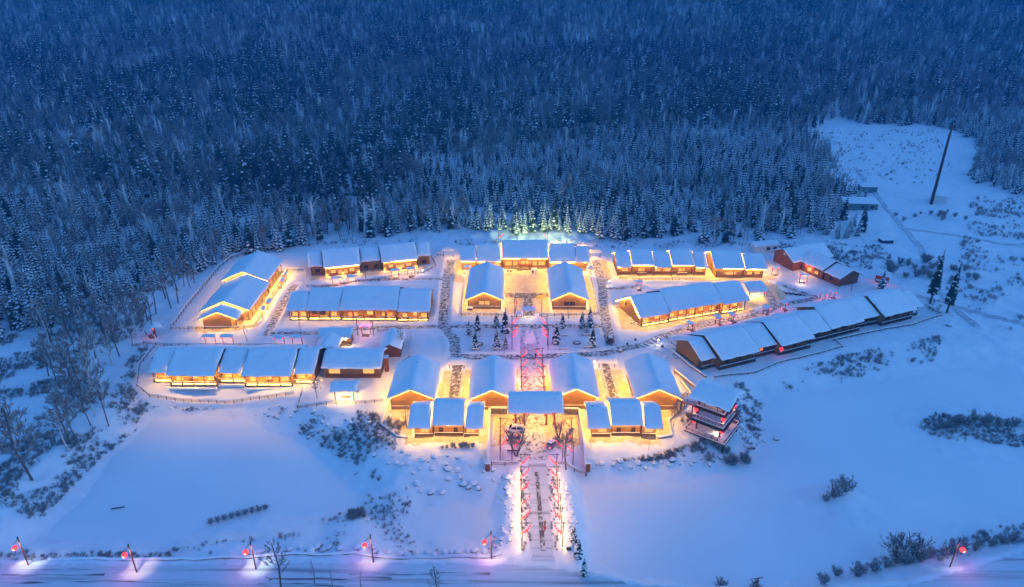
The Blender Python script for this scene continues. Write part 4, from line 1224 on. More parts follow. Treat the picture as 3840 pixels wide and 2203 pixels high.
# floodlights in the planted verges beside the driveway
for sx, wrd in ((1.5, 'left'), (10.1, 'right')):
    for k in range(8):
        y = 98.6 + k * 3.1
        m = MB(); m.box(-.12, .12, -.12, .12, 0, .2, M['metal']); m.box(-.09, .09, -.09, .09, .203, .27, M['bulb'])
        o = m.build('flood_light', loc=(sx + (.2 if k % 2 else -.2), y, hz(sx, y)))
        tag(o, '%s ground floodlight from the road in the %s verge of the driveway' % (ORD[k], wrd), 'floodlight', 'ground floodlights beside the driveway')
        lamp('flood', (sx + (.1 if sx < 5 else -.1), y, hz(sx, y) + .8), 13, (1, .50, .11), .2)
        lamp('flood', (sx + (.2 if sx < 5 else -.2), y + 1.5, hz(sx, y) + .8), 7, (1, .50, .11), .2)

# ------------------------------------------------------------------ lookout tower
tw = empty('lookout_tower', (48.8, 137.2, 0), R(-37), 'three-storey open timber lookout tower with red lanterns above the right pond', 'tower')
DT = 'dark_timber'
for lv, (z, hx, hy) in enumerate(((.3, 5.1, 5.0), (3.8, 3.9, 4.0), (7.3, 3.5, 3.5))):
    m = MB(); m.box(-hx, hx, -hy, hy, z - .35, z, M['timber']); d = m.build('deck', tw)
    m = MB(); m.box(-hx + .05, hx - .05, -hy + .05, hy - .05, z + .003, z + .1, M['roof_snow']); m.build('deck_snow', d)
    e = .32
    for a, b, v, ax in ((-hx + e, hx - e, -hy + e, 'x'), (-hx + e, hx - e, hy - e, 'x'), (-hy + e, hy - e, -hx + e, 'y'), (-hy + e, hy - e, hx - e, 'y')):
        railing(tw, a, b, v, z + .1, 1.0, DT, ax)
    if lv:
        m = MB(); m.box(-hx - .35, hx + .35, -hy - .35, hy + .35, z - .65, z - .36, M[DT]); m.build('eave_beam', tw)
for sx in (-2.9, 2.9):
    for sy in (-2.9, 2.9): post(tw, sx, sy, .41, 10.2, .16, DT)
    post(tw, sx, 0, .41, 10.2, .12, DT)
for sx in (-4.6, 0, 4.6):
    for sy in (-4.5, 4.5): post(tw, sx, sy, -5.2, -.06, .2, DT)
m = MB()
for k in range(9): m.box(3.0 - .3 * k, 3.3 - .3 * k - .01, 1.0, 2.2, .5 + .38 * k, .56 + .38 * k, M['red_timber'])
m.build('stair', tw)
m = MB(); m.box(-9.4, -3.95, 1.2, 3.9, 3.45, 3.8, M['red_timber']); br = m.build('footbridge', tw)
m = MB(); m.box(-9.3, -4.0, 1.3, 3.8, 3.803, 3.9, M['roof_snow']); m.build('deck_snow', br)
railing(tw, -9.3, -4.0, 1.35, 3.9, 1.0, DT); railing(tw, -9.3, -4.0, 3.75, 3.9, 1.0, DT)
for x_ in (-9.0, -6.0):
    for y_ in (1.5, 3.6): post(tw, x_, y_, -2, 3.44, .14, DT)
rft = lambda v: 11.6 - .36 * abs(v)
m = MB(); m.prism([(-5.0, rft(-5)), (0, 11.6), (5.0, rft(5)), (5.0, rft(5) - .18), (0, 11.42), (-5.0, rft(-5) - .18)], -4.9, 4.9, M[DT])
r_ = m.build('roof', tw); link('snow_cover', snow_mesh('snow_cover', -4.9, 4.9, -5, 5, 0, rft, seed=31), r_)
TL = []
for z, q in ((2.75, 3.5), (6.1, 3.4), (9.3, 3.1)):
    for sx, sy in ((-1, -1), (1, -1), (1, 1), (-1, 1)): TL.append((sx * q, sy * q, z))
mwt = Matrix.Translation(tw.location) @ Matrix.Rotation(R(-37), 4, 'Z')
for k, p in enumerate(TL):
    lantern(mwt @ Vector(p), 'big red lantern at the %s corner of the %s floor of the lookout tower' % (('left', 'near', 'right', 'far')[k % 4], ('lowest', 'middle', 'top')[k // 4]), 'lanterns of the lookout tower', True)
    if k % 4 != 3: lamp('lantern_glow', mwt @ Vector((p[0] * 1.05, p[1] * 1.05, p[2] - .9)), 13, (1, .42, .16), .3)
lamp('deck_lamp', (1.8, -2.0, 1.0), 25, (1, .8, .5), .1, tw); lamp('deck_lamp', (0, 0, 9.6), 60, (1, .5, .2), .1, tw)

# ------------------------------------------------------------------ cars
def car(x, y, rz, paint, label, suv=False, L=4.6, marks=None, z=None):
    z = hz(x, y) + .06 if z is None else z
    root = empty('parked_car', (x, y, z), R(rz), label, 'car', 'parked cars')
    W = .9; hh = 1.72 if suv else 1.45
    rear = -L / 2
    low = [(rear, .42), (rear, .85), (rear + .12, 1.0), (L/2 - 1.1, .95), (L/2 - .25, .82), (L/2, .66), (L/2, .35), (L/2 - .4, .26), (rear + .3, .26)]
    cab = ([(rear + .12, .98), (rear + .3, hh - .1), (rear + .6, hh), (.35, hh), (.75, hh - .1), (1.35, .96)] if suv else
           [(rear + .75, .98), (rear + 1.35, hh - .08), (-.35, hh), (.15, hh - .02), (.45, hh - .1), (1.2, .95)])
    b = bmesh.new()
    def loft(prof, ws, zs=None):
        rings = []
        for w_, ins in ws:
            rings.append([b.verts.new((px * (1 - ins * .04), w_, pz)) for px, pz in prof])
        n = len(prof)
        for r0, r1 in zip(rings[:-1], rings[1:]):
            for k in range(n): b.faces.new((r0[k], r0[(k + 1) % n], r1[(k + 1) % n], r1[k]))
        b.faces.new(rings[0][::-1]); b.faces.new(rings[-1])
    loft(low, ((-W, 1), (-W + .12, 0), (W - .12, 0), (W, 1)))
    bmesh.ops.recalc_face_normals(b, faces=b.faces)
    bmesh.ops.bevel(b, geom=[e for e in b.edges if e.calc_face_angle(0) > .5], offset=.05, segments=2, affect='EDGES')
    me = bpy.data.meshes.new('body'); b.to_mesh(me); b.free(); me.materials.append(M[paint]); link('body', me, root)
    m = MB(); c = W - .08
    top = [(px, pz) for px, pz in cab]
    n = len(top)
    vs = [(px, -(c if pz < 1.2 else c - .14), pz) for px, pz in top] + [(px, (c if pz < 1.2 else c - .14), pz) for px, pz in top]
    for k in range(n - 1):
        q = [vs[k], vs[k + 1], vs[n + k + 1], vs[n + k]]
        m.poly(q, M['dark_glass'] if (k == 0 or k == n - 2 or (k == n - 3 and not suv)) else M[paint])
    m.poly(vs[:n][::-1], M[paint]); m.poly(vs[n:], M[paint]); 
    m.build('cabin', root)
    for s in (-1, 1):
        m = MB()
        y0 = s * (c - .03)
        x0, x1 = (rear + .45, 1.0) if suv else (rear + 1.1, .95)
        for a, e_ in ((x0, (x0 + x1) / 2 - .06), ((x0 + x1) / 2 + .06, x1)):
            ta, tb = (a + .12, min(e_, .45))
            m.mesh([(a, y0 + s * .04, 1.03), (e_, y0 + s * .04, 1.03), (tb, y0 - s * .07, hh - .14), (ta, y0 - s * .07, hh - .14)], [(0, 1, 2, 3)] if s < 0 else [(3, 2, 1, 0)], M['dark_glass'])
        m.build('side_window', root, fix=False)
        for wx in (rear + .85, L/2 - .9):
            m = MB(); m.bar((wx, s * (W - .18), .32), (wx, s * (W + .02), .32), .33, .33, M['rubber'], 14); wh = m.build('wheel', root)
            m = MB(); m.bar((wx, s * (W + .022), .32), (wx, s * (W + .035), .32), .19, .19, M['metal'], 10); m.build('rim', wh)
        m = MB(); m.box(L/2 - .10, L/2 - .01, s * .62 - .16, s * .62 + .16, .60, .74, M['white_wall']); m.build('headlight', root)
        m = MB(); m.box(rear - .02, rear + .03, s * .68 - .12, s * .68 + .12, .72, .92, M['red_light'] if marks == 'brake' else M['red_timber']); m.build('tail_light', root)
    if marks == 'box':
        m = MB(); m.box(-.6, -.25, -.2, .2, hh + .002, hh + .14, M['lantern']); m.build('roof_sign', root)
    if suv:
        for s in (-1, 1):
            m = MB(); m.bar((rear + .6, s * .62, hh + .04), (.4, s * .62, hh + .04), .025, .025, M['metal'], 5); m.build('roof_rail', root)
    m = MB(); m.box(rear + .7, .2, -.6, .6, hh - .02, hh + .05, M['roof_snow'])
    if marks != 'box' : m.build('thin_snow', root)
    return root
car(.7, 136.0, 180 - 3, 'white_paint', 'white off-roader parked behind, side on, before the entrance gate', True, 4.8)
car(.5, 132.6, 180 - 14, 'white_paint', 'white saloon with a red roof sign beside the off-roader', False, 4.6, 'box')
car(9.6, 130.6, 52, 'grey_paint', 'grey car with glowing tail lights at the right of the parking court', False, 4.5, 'brake')
car(29.7, 181.4, 84, 'blue_paint', 'dark blue car standing on the east alley', True, 4.5)

# ------------------------------------------------------------------ people
def person(x, y, rz, coat, label, hgt=1.74, legs='rubber', stride=.16):
    z = hz(x, y) + .1
    s = hgt / 1.74
    M.setdefault('skin', simple('skin', (0.45, 0.27, 0.19), rough=.6))
    def skin(name, verts, edges, radii, mat, parent=None, root=0):
        me = bpy.data.meshes.new(name)
        me.from_pydata([Vector(v) * s for v in verts], edges, [])
        me.materials.append(M[mat])
        o = link(name, me, parent)
        md = o.modifiers.new('skin', 'SKIN')
        for v, r_ in zip(me.skin_vertices[0].data, radii):
            v.radius = (r_[0] * s, r_[1] * s) if isinstance(r_, tuple) else (r_ * s, r_ * s)
        me.skin_vertices[0].data[root].use_root = True
        o.modifiers.new('sub', 'SUBSURF').levels = 1
        return o
    d = stride
    V = [(0, 0, .92), (0, 0, 1.15), (0, 0, 1.38), (0, .01, 1.5), (0, .02, 1.62), (0, .02, 1.72),
         (.10, 0, .88), (.10, d, .48), (.10, d * .9, .08), (.10, d + .14, .04),
         (-.10, 0, .88), (-.10, -d * .6, .48), (-.10, -d * 1.3, .10), (-.10, -d * 1.3 + .14, .04),
         (.20, 0, 1.38), (.26, -.04, 1.10), (.25, .10, .88), (.25, .14, .78),
         (-.20, 0, 1.38), (-.26, .04, 1.10), (-.25, .16, .90), (-.25, .20, .80)]
    Eg = [(0, 1), (1, 2), (2, 3), (3, 4), (4, 5), (0, 6), (6, 7), (7, 8), (8, 9), (0, 10), (10, 11), (11, 12), (12, 13), (2, 14), (14, 15), (15, 16), (16, 17), (2, 18), (18, 19), (19, 20), (20, 21)]
    Rr = [(.15, .11), (.14, .10), (.17, .11), .06, (.085, .10), (.06, .07), .09, .065, .05, .045, .09, .065, .05, .045, .07, .05, .04, .035, .07, .05, .04, .035]
    body = skin('person', V, Eg, Rr, 'skin')
    body.location = (x, y, z); body.rotation_euler = (0, 0, R(rz))
    tag(body, label, 'person')
    skin('coat', V[0:3] + V[14:17] + V[18:21] + [(0, 0, .78)], [(0, 1), (1, 2), (2, 3), (3, 4), (4, 5), (2, 6), (6, 7), (7, 8), (0, 9)],
         [(.18, .14), (.175, .135), (.19, .13), .095, .075, .06, .095, .075, .06, (.2, .16)], coat, body)
    skin('trousers', [V[0]] + V[6:9] + V[10:13], [(0, 1), (1, 2), (2, 3), (0, 4), (4, 5), (5, 6)], [(.16, .12), .10, .08, .065, .10, .08, .065], legs, body)
    m = MB(); m.ball((0, .01 * s, 1.70 * s), .115 * s, .125 * s, .10 * s, M[coat], 10, 6); m.build('hat', body, smooth=True)
    m = MB()
    m.ball((0, .12 * s, 1.62 * s), .018, .03, .022, M['skin'], 6, 4)
    m.build('nose', body, smooth=True)
    return body
M['black_cloth'] = simple('black_cloth', (0.018, 0.018, 0.022), rough=.9)
M['red_cloth'] = simple('red_cloth', (0.42, 0.03, 0.025), rough=.85)
M['orange_cloth'] = simple('orange_cloth', (0.40, 0.17, 0.03), rough=.85)
person(6.8, 171.0, 180, 'black_cloth', 'person in black walking up the lantern alley')
person(34.2, 177.3, 200, 'black_cloth', 'person in dark winter clothes on the stepped path behind the front halls', legs='grey_paint')
person(6.5, 102.9, 0, 'red_cloth', 'person in a red jacket walking on the driveway', legs='red_cloth')
person(6.6, 104.4, 0, 'orange_cloth', 'person in an orange jacket just ahead on the driveway', 1.65)

# ------------------------------------------------------------------ garden things
sc_ = MB()
b = bmesh.new()
o_ = []
nx, ny = 22, 22
Xs, Ys = np.meshgrid(np.linspace(-2.4, 2.4, nx), np.linspace(-2.6, 2.6, ny))
Zs = 2.3 * np.exp(-((Xs / 1.6) ** 4)) * np.exp(-((Ys / 1.9) ** 4)) * (0.75 + .5 * vnoise(Xs, Ys, .9, 5)) + 1.3 * np.exp(-(((Xs + .6) / .6) ** 2 + ((Ys - .6) / .6) ** 2)) + .9 * np.exp(-(((Xs - .8) / .5) ** 2 + ((Ys + .2) / .5) ** 2)) - .1
sc_.mesh(np.stack([Xs, Ys, Zs], -1).reshape(-1, 3).tolist(), [(j * nx + i, j * nx + i + 1, (j + 1) * nx + i + 1, (j + 1) * nx + i) for j in range(ny - 1) for i in range(nx - 1)], M['snow'])
tag(sc_.build('snow_sculpture', smooth=True, loc=(5.3, 182.0, hz(5.3, 182))), 'carved heap of snow in the middle of the lantern alley', 'snow sculpture')
m = MB(); m.bar((0, 0, 0), (0, 0, .1), 1.5, 1.5, M['yellow_sign'], 24); tag(m.build('yellow_disc', loc=(9.8, 212.0, hz(9.8, 212) + .08)), 'yellow round inlay lying on the courtyard paving', 'ground emblem')
for x, y, lb in ((-9.8, 178.4, 'left'), (19.4, 179.3, 'right')):
    m = MB()
    for k in range(14):
        a0, a1 = 2 * math.pi * k / 14, 2 * math.pi * (k + 1) / 14
        m.bar((math.cos(a0), math.sin(a0) * .8, .25), (math.cos(a1), math.sin(a1) * .8, .25), .26, .26, M['stone'], 6)
    m.ball((0, 0, .2), .85, .7, .28, M['roof_snow'], 12, 6)
    tag(m.build('round_planter', loc=(x, y, hz(x, y))), 'round stone basin with snow in the %s garden square' % lb, 'planter')
for x, y, rz, lb in ((-11, 183.3, 0, 'back edge of the left garden square'), (-10.6, 175.2, 0, 'front left edge of the left garden square'), (-4.2, 175.3, 0, 'front right edge of the left garden square'), (-2.8, 182.6, 90, 'inner side of the left garden square'),
                 (15.6, 184.2, 0, 'back left edge of the right garden square'), (22.6, 184.2, 0, 'back right edge of the right garden square'), (15.2, 175.6, 0, 'front left edge of the right garden square'), (22.6, 175.8, 0, 'front right edge of the right garden square')):
    q = empty('garden_bench', (x, y, hz(x, y)), R(rz), 'snow-covered red bench on the ' + lb, 'bench', 'benches of the garden squares')
    m = MB(); m.box(-1.4, 1.4, -.28, .28, .42, .5, M['red_timber']); m.build('seat', q)
    for s in (-1.1, 1.1):
        m = MB(); m.box(s - .12, s + .12, -.22, .22, -.2, .418, M['stone']); m.build('leg', q)
    m = MB(); m.box(-1.38, 1.38, -.26, .26, .503, .72, M['roof_snow']); m.build('snow_cover', q)
q = MB()
for a, b_, c_, d_ in ((-1.9, 1.9, -2.0, -1.5), (-1.9, 1.9, 1.5, 2.0), (-1.9, -1.4, -1.495, 1.495), (1.4, 1.9, -1.495, 1.495)):
    q.box(a, b_, c_, d_, -.2, .45, M['red_log']); q.box(a - .05, b_ + .05, c_ - .05, d_ + .05, .453, .72, M['roof_snow'])
tag(q.build('square_planter', loc=(.2, 126.8, 0)), 'square snow-capped planter round the forked tree in the parking court', 'planter')
m = MB(); m.box(-1.0, 1.0, -.6, .6, 0, 1.5, M['white_wall']); m.box(-1.05, 1.05, -.65, .65, 1.503, 1.75, M['roof_snow']); m.box(-.8, -.2, -.64, -.602, .4, 1.2, M['dark_glass'])
tag(m.build('stall_box', loc=(8.2, 233.2, hz(8.2, 233.2))), 'small stall box right of the main hall steps', 'stall')
for k, (x, y) in enumerate(((-1.6, 234.2), (-.4, 234.2), (13.0, 234.6))):
    m = MB(); m.bar((0, 0, 0), (0, 0, .7), .3, .42, M['stone'], 10); m.ball((0, 0, .8), .45, .45, .35, M['roof_snow'], 8, 5)
    tag(m.build('plant_pot', loc=(x, y, hz(x, y)), smooth=False), 'snow-filled pot before the main hall, %s from the left' % ORD[k], 'pot', 'pots before the main hall')
for k in range(4):
    x, y = 95.2 + k * 1.5, 214.6 - k * .55
    m = MB(); m.bar((-.9, 1.1, .35), (.9, -1.1, .3), .16, .16, M['dark_timber'], 6); m.box(-.5, .5, -.3, .3, -.2, .16, M['stone'])
    tag(m.build('log_bench', loc=(x, y, hz(x, y))), 'dark slanting log bench, %s of four in the snow below the corner house' % ORD[k], 'log bench', 'log benches below the corner house')
for k, (x, y) in enumerate(((39.2, 178.0), (40.6, 178.9), (42.2, 180.2), (43.6, 181.3), (45.2, 182.8))):
    m = MB(); m.box(-.5, .5, -1.6, 1.6, -.3, .16, M['stone']); m.box(-.25, .45, -1.4, 1.4, .163, .24, M['roof_snow'])
    tag(m.build('stone_step', loc=(x, y, hz(x, y)), rz=R(38)), '%s broad step of the path climbing towards the longest house' % ORD[k], 'step', 'steps of the climbing path')
for x, y, lb in ((37.2, 180.8, 'by the corner of the angled house'), (44.6, 177.2, 'beside the climbing path'), (31.5, 173.2, 'behind the right front halls')):
    m = MB(); m.bar((0, 0, -.2), (0, 0, .8), .35, .4, M['red_log'], 8); m.ball((0, 0, .9), .5, .5, .3, M['roof_snow'], 8, 5)
    tag(m.build('litter_bin', loc=(x, y, hz(x, y))), 'round wooden bin with a snow cap ' + lb, 'bin')
for x, y, lb in ((43.6, 178.6, 'at the climbing path'), (-17.8, 165.6, 'left of the broad gate between the left halls'), (23.2, 166.4, 'left of the broad gate between the right halls'), (-33.0, 232.4, 'at the corner of the forest edge fence'), (103.2, 222.6, 'below the corner house gate'), (34.6, 221.6, 'before the stepped row house')):
    q = empty('garden_lamp', (x, y, hz(x, y)), 0, 'low garden lamp ' + lb, 'garden lamp')
    m = MB(); m.bar((0, 0, -.2), (0, 0, 1.2), .05, .05, M['dark_timber'], 6); m.build('post', q)
    m = MB(); m.ball((0, 0, 1.35), .16, .16, .16, M['bulb'], 8, 6); m.build('globe', q, smooth=True)
    lamp('globe_lamp', (0, -.2, 1.5), 35, (1, .75, .4), .1, q)

# ------------------------------------------------------------------ far clearing: sheds, chimney pole, boxes
def shed(x, y, rz, L, D, H, label, mat='shed', win=True, shed_slope=.12):
    z = hz(x, y)
    q = empty('site_shed', (x, y, z), R(rz), label, 'shed')
    m = MB(); m.box(-L/2, L/2, -D/2, D/2, -.5, H, M[mat]); m.build('wall', q)
    m = MB(); m.prism([(-D/2 - .3, H + .05), (D/2 + .3, H + .05 + D * shed_slope), (D/2 + .3, H + .15 + D * shed_slope), (-D/2 - .3, H + .15)], -L/2 - .3, L/2 + .3, M['metal']); r0 = m.build('roof', q)
    rf = lambda v: H + .15 + (v + D/2 + .3) * shed_slope
    link('snow_cover', snow_mesh('snow_cover', -L/2 - .3, L/2 + .3, -D/2 - .3, D/2 + .3, 99, rf, .35, seed=int(x) % 80), r0)
    if win:
        for u in (L * .05, L * .33): window(q, (u, -D/2, 1.0), 0, 1.2, 1.1, 'dark')
    return q
shed(165.0, 312.5, -6, 15, 7, 3.0, 'green site shed with snowy flat roof at the track into the clearing')
shed(181.5, 339.0, -4, 8, 5, 2.8, 'second, smaller green shed half hidden behind the young spruces', win=False)
shed(209.0, 323.0, -14, 5.5, 6, 3.6, 'pale box hut beside the tall chimney pole', 'white_wall', False)
shed(101.5, 256.5, 10, 10.5, 3.6, 2.8, 'pale container hut behind the corner house', 'white_wall', True)
x, y = 155.3, 266.6
m = MB(); m.box(-2.4, 2.4, -1.6, 1.6, -.3, 1.5, M['blue_paint']); m.box(-2.5, 2.5, -1.7, 1.7, 1.503, 1.8, M['roof_snow'])
tag(m.build('dark_tank', loc=(x, y, hz(x, y)), rz=.1), 'dark low tank half buried in the snow by the track', 'tank')
q = empty('chimney_pole', (203.2, 318.5, hz(203.2, 318.5)), 0, 'very tall dark pole rising over the clearing', 'pole')
m = MB(); m.bar((0, 0, -1), (0, 0, 38), .75, .5, M['dark_timber'], 12); m.build('shaft', q)
m = MB()
for z_ in (12, 24, 33): m.bar((0, 0, z_), (0, 0, z_ + .3), .85, .85, M['metal'], 12)
m.build('collar', q)
m = MB(); m.box(-.9, .9, -.25, .25, 34.5, 35.6, M['white_wall']); m.build('antenna', q)
for x, y, col_, e_, lb in ((18.5, 259.0, (.85, 1, .35), 7000, 'yellowish floodlight behind the right roof of the main hall aimed at the trees'), (4.5, 259.5, (.75, 1, .36), 12000, 'greenish floodlight behind the main hall aimed at the spruces'), (29, 258.0, (1, .5, .25), 1500, 'warm floodlight behind the hall gate aimed at the trees')):
    m = MB(); m.box(-.25, .25, -.15, .15, .3, .7, M['metal']); m.bar((0, 0, -.3), (0, 0, .3), .06, .06, M['metal'], 6); m.box(-.2, .2, .153, .17, .35, .65, M['bulb'])
    tag(m.build('flood_light', loc=(x, y, hz(x, y))), lb, 'floodlight')
    lamp('flood', (x, y + .5, hz(x, y) + 1.2), e_, col_, .2, None, 'SPOT', R(155), (R(98), 0, 0))
m = MB(); m.ball((0, 0, 0), 9, 2.4, 1.3, M['snow'], 20, 8); tag(m.build('snow_heap', smooth=True, loc=(212, 312, hz(212, 312) - .4)), 'long snow-covered heap in front of the pale box hut', 'snow heap')

# ------------------------------------------------------------------ trees
def spruce_data(seed, H, Rr, lev, nb, snow=.65, bare_low=.1):
    r = random.Random(seed)
    m = MB()
    m.bar((0, 0, -.6), (0, 0, H * .55), .02 * H, .012 * H, M['bark'], 5)
    m.bar((0, 0, H * .55), (0, 0, H), .012 * H, .01, M['bark'], 4)
    for k in range(lev):
        t = k / (lev - 1)
        z = H * (bare_low + (1 - bare_low - .03) * t)
        rr = Rr * (1 - t) ** .85 * (.92 if t > .1 else .75) + .12
        n = max(4, int(nb * (1 - .5 * t)))
        a0 = r.random() * 6.3
        for j in range(n):
            a = a0 + 6.283 * j / n + r.uniform(-.25, .25)
            l = rr * r.uniform(.72, 1.15)
            dr = l * r.uniform(.28, .5)
            wd = l * r.uniform(.24, .34) + .08
            ca, sa = math.cos(a), math.sin(a)
            def P(x, y, zz): return (x * ca - y * sa, x * sa + y * ca, z + zz)
            m.mesh([P(0, 0, .12 * l), P(l * .55, wd, -dr * .45), P(l, 0, -dr), P(l * .55, -wd, -dr * .45), P(l * .5, 0, -dr * .15)], [(0, 4, 1), (1, 4, 2), (2, 4, 3), (3, 4, 0)], M['needle'])
            m.mesh([P(l * .15, 0, 0), P(l * .6, wd * .8, -dr * .9 - .12 * l), P(l * .9, 0, -dr * 1.25), P(l * .6, -wd * .8, -dr * .9 - .12 * l)], [(0, 1, 2, 3)], M['needle'])
            if r.random() < snow:
                s0 = r.uniform(.05, .25)
                m.mesh([P(l * s0, 0, -dr * s0 * .5 + .12), P(l * .68, wd * .95, -dr * .40 + .12), P(l * 1.02, 0, -dr * .80 + .12), P(l * .68, -wd * .95, -dr * .40 + .12), P(l * .65, 0, -dr * .30 + .30)],
                       [(0, 4, 1), (1, 4, 2), (2, 4, 3), (3, 4, 0)], M['roof_snow'])
    return m

def bare_data(seed, H, spread, trunk='bark', n1=13, n2=4, n3=4, frost=.2, multi=1, lowest=.3, thick=1.0, spray=1.0):
    r = random.Random(seed)
    m = MB()
    def limb(p, d, l, rad, lvl):
        q = p + d * l
        mt = M[trunk] if lvl == 0 else (M['frost'] if r.random() < frost else M['twig'])
        if lvl < 2:
            mid = p.lerp(q, .5) + Vector((r.uniform(-1, 1), r.uniform(-1, 1), r.uniform(-.3, .6))) * l * .06
            m.bar(p, mid, rad, rad * .75, mt, 4 if lvl == 0 else 3)
            m.bar(mid, q, rad * .75, rad * .35, mt, 4 if lvl == 0 else 3)
        else:
            s = d.cross(Vector((r.uniform(-1, 1), r.uniform(-1, 1), r.uniform(-1, 1)))).normalized() * rad
            m.poly([p - s, p + s, q + s * .35, q - s * .35], mt)
        return q
    for tk in range(multi):
        base = Vector((0, 0, -.5))
        lean = Vector((r.uniform(-.06, .06), r.uniform(-.06, .06), 1)) if multi == 1 else Vector((math.cos(tk * 6.28 / multi + r.random()) * .35, math.sin(tk * 6.28 / multi) * .35, 1))
        lean.normalize()
        hh = H * (1 if multi == 1 else r.uniform(.75, 1))
        limb(base, lean, hh + .5, (.012 * H + .05) * thick, 0)
        for k in range(n1):
            t = lowest + (1 - lowest) * (k + r.random()) / n1
            p = base + lean * (hh * t)
            a = r.random() * 6.283
            up = r.uniform(.5, 1.3) + t * .5
            d = Vector((math.cos(a), math.sin(a), up)).normalized()
            l = spread * (1.15 - .75 * t) * r.uniform(.7, 1.15)
            limb(p, d, l, (.035 + .006 * l) * thick, 1)
            for j in range(n2):
                s = r.uniform(.35, 1)
                p2 = p + d * (l * s)
                d2 = (d + Vector((r.uniform(-.8, .8), r.uniform(-.8, .8), r.uniform(-.2, .6)))).normalized()
                l2 = l * r.uniform(.3, .5)
                limb(p2, d2, l2, .035 * thick * spray, 2)
                for q in range(n3):
                    p3 = p2 + d2 * (l2 * r.uniform(.3, 1))
                    d3 = (d2 + Vector((r.uniform(-.9, .9), r.uniform(-.9, .9), r.uniform(-.2, .7)))).normalized()
                    limb(p3, d3, l2 * r.uniform(.4, .8), .03 * thick * spray, 2)
    return m

def split_build(mb, crown_mats, name, parent, loc=(0, 0, 0)):
    """trunk and crown of one tree as two parts"""
    for part, want in (('trunk', False), ('crown', True)):
        s = MB()
        for f, k in zip(mb.f, mb.m):
            if (mb.mats[k] in crown_mats) == want: s.poly([mb.v[i] for i in f], mb.mats[k])
        if s.f: link(part, s.data(part), parent)

LIB = bpy.data.collections.new('tree_library')      # sources of the far woods, not in the scene itself
SPR = [spruce_data(1, 10, 2.3, 9, 6, .9), spruce_data(2, 12, 2.7, 12, 8, .3), spruce_data(3, 8.5, 2.3, 8, 6, .95), spruce_data(4, 13, 3.0, 13, 9, .14), spruce_data(5, 9.5, 2.2, 9, 6, 1.0)]
BAR = [bare_data(11, 10, 3.4, 'bark', 13, 5, 5, .10, 1, .42, 1, 2.0), bare_data(12, 11, 3.0, 'bark', 14, 5, 5, .05, 1, .36, 1, 2.2), bare_data(13, 10, 3.2, 'birch', 12, 5, 5, .28, 1, .45, 1.3, 1.8), bare_data(14, 9, 3.2, 'twig', 14, 5, 5, .05, 1, .3, 1, 2.4), bare_data(15, 12, 4.6, 'frost', 7, 3, 2, 1.0, 1, .5, 4.2, .8)]
SPR_ME = [m.data('spruce_tree') for m in SPR]
BAR_ME = [m.data('bare_tree') for m in BAR]
ALL_ME = SPR_ME + BAR_ME
for i, me in enumerate(ALL_ME):
    o = bpy.data.objects.new('source_%02d' % i, me)
    LIB.objects.link(o)

TREELINE = [(-420, 150), (-200, 172), (-146, 190), (-128, 216), (-112, 244), (-96, 254), (-88, 262), (-62, 272), (-29, 274), (5, 274.5), (38, 272), (73, 272), (122, 268), (149, 273), (165, 318), (172, 350), (180, 384), (208, 470), (224, 496), (262, 486), (300, 466), (284, 420), (262, 385), (246, 350), (262, 334), (330, 338), (700, 330), (1200, 900), (900, 1080), (-900, 1080), (-1000, 700)]

def scatter(poly, n, seed):
    r = np.random.default_rng(seed)
    xs, ys = [p[0] for p in poly], [p[1] for p in poly]
    x = r.uniform(min(xs), max(xs), n); y = r.uniform(min(ys), max(ys), n)
    k = in_poly(x, y, poly)
    return x[k], y[k]

# jittered grid so that trunks keep their distance
sp = 3.7
gxx, gyy = np.meshgrid(np.arange(-900, 900, sp), np.arange(150, 1060, sp))
tx = (gxx + rng.uniform(-.48, .48, gxx.shape) * sp).ravel()
ty = (gyy + rng.uniform(-.48, .48, gyy.shape) * sp).ravel()
keep = in_poly(tx + (fbm(tx, ty, 26, 401, 3) - .5) * 30 * (tx > 130), ty + (fbm(tx, ty, 24, 403, 3) - .5) * 26, TREELINE) & (np.abs(tx) < .90 * ty + 45)
tx, ty = tx[keep], ty[keep]
thin = fbm(tx, ty, 38, 91, 3)
path_gap = dist_line(tx, ty, [(-71, 296), (-75, 312), (-83, 335), (-89, 358), (-98, 380)]) < 2.2
shed_gap = in_poly(tx, ty, [(152, 282), (176, 282), (180, 330), (176, 352), (190, 352), (192, 320), (156, 306)]) | in_poly(tx, ty, [(154, 292), (180, 292), (190, 345), (156, 318)])
keep = ~(path_gap | shed_gap | ((thin < .33) & (rng.random(len(tx)) < .55)))
tx, ty = tx[keep], ty[keep]
belt = sstep(tx, -75, -30) * (1 - sstep(ty, 365 + 0.3 * np.clip(tx, -50, 150), 460 + 0.4 * np.clip(tx, -50, 150)))
belt = np.maximum(belt, sstep(-tx, 60, 100) * (1 - sstep(ty, 285, 340)) * .62)
belt = np.maximum(belt, sstep(tx, 200, 250) * (1 - sstep(ty, 480, 560)) * .75)
pspr = 0.055 + .18 * sstep(fbm(tx, ty, 60, 95, 3), .55, .68) + belt * (.58 + .5 * sstep(fbm(tx, ty, 30, 97, 3), .38, .55))
isp = rng.random(len(tx)) < pspr
kind = np.where(isp, rng.choice([0, 1, 2, 3, 4], len(tx), p=[.25, .2, .2, .15, .2]), rng.choice([5, 6, 7, 8, 9], len(tx), p=[.30, .26, .13, .23, .08]))
low = belt > .4
kind = np.where(isp & low & (rng.random(len(tx)) < .6), rng.choice([0, 2, 4], len(tx)), kind)
kind = np.where(isp & (belt < .2), rng.choice([1, 3, 3], len(tx)), kind)
scl = np.where(isp, rng.uniform(.65, 1.12, len(tx)), rng.uniform(.6, 1.25, len(tx))) * np.where(isp & (belt < .2), 1.65, 1.0) * (.75 + .5 * fbm(tx, ty, 45, 99, 2))
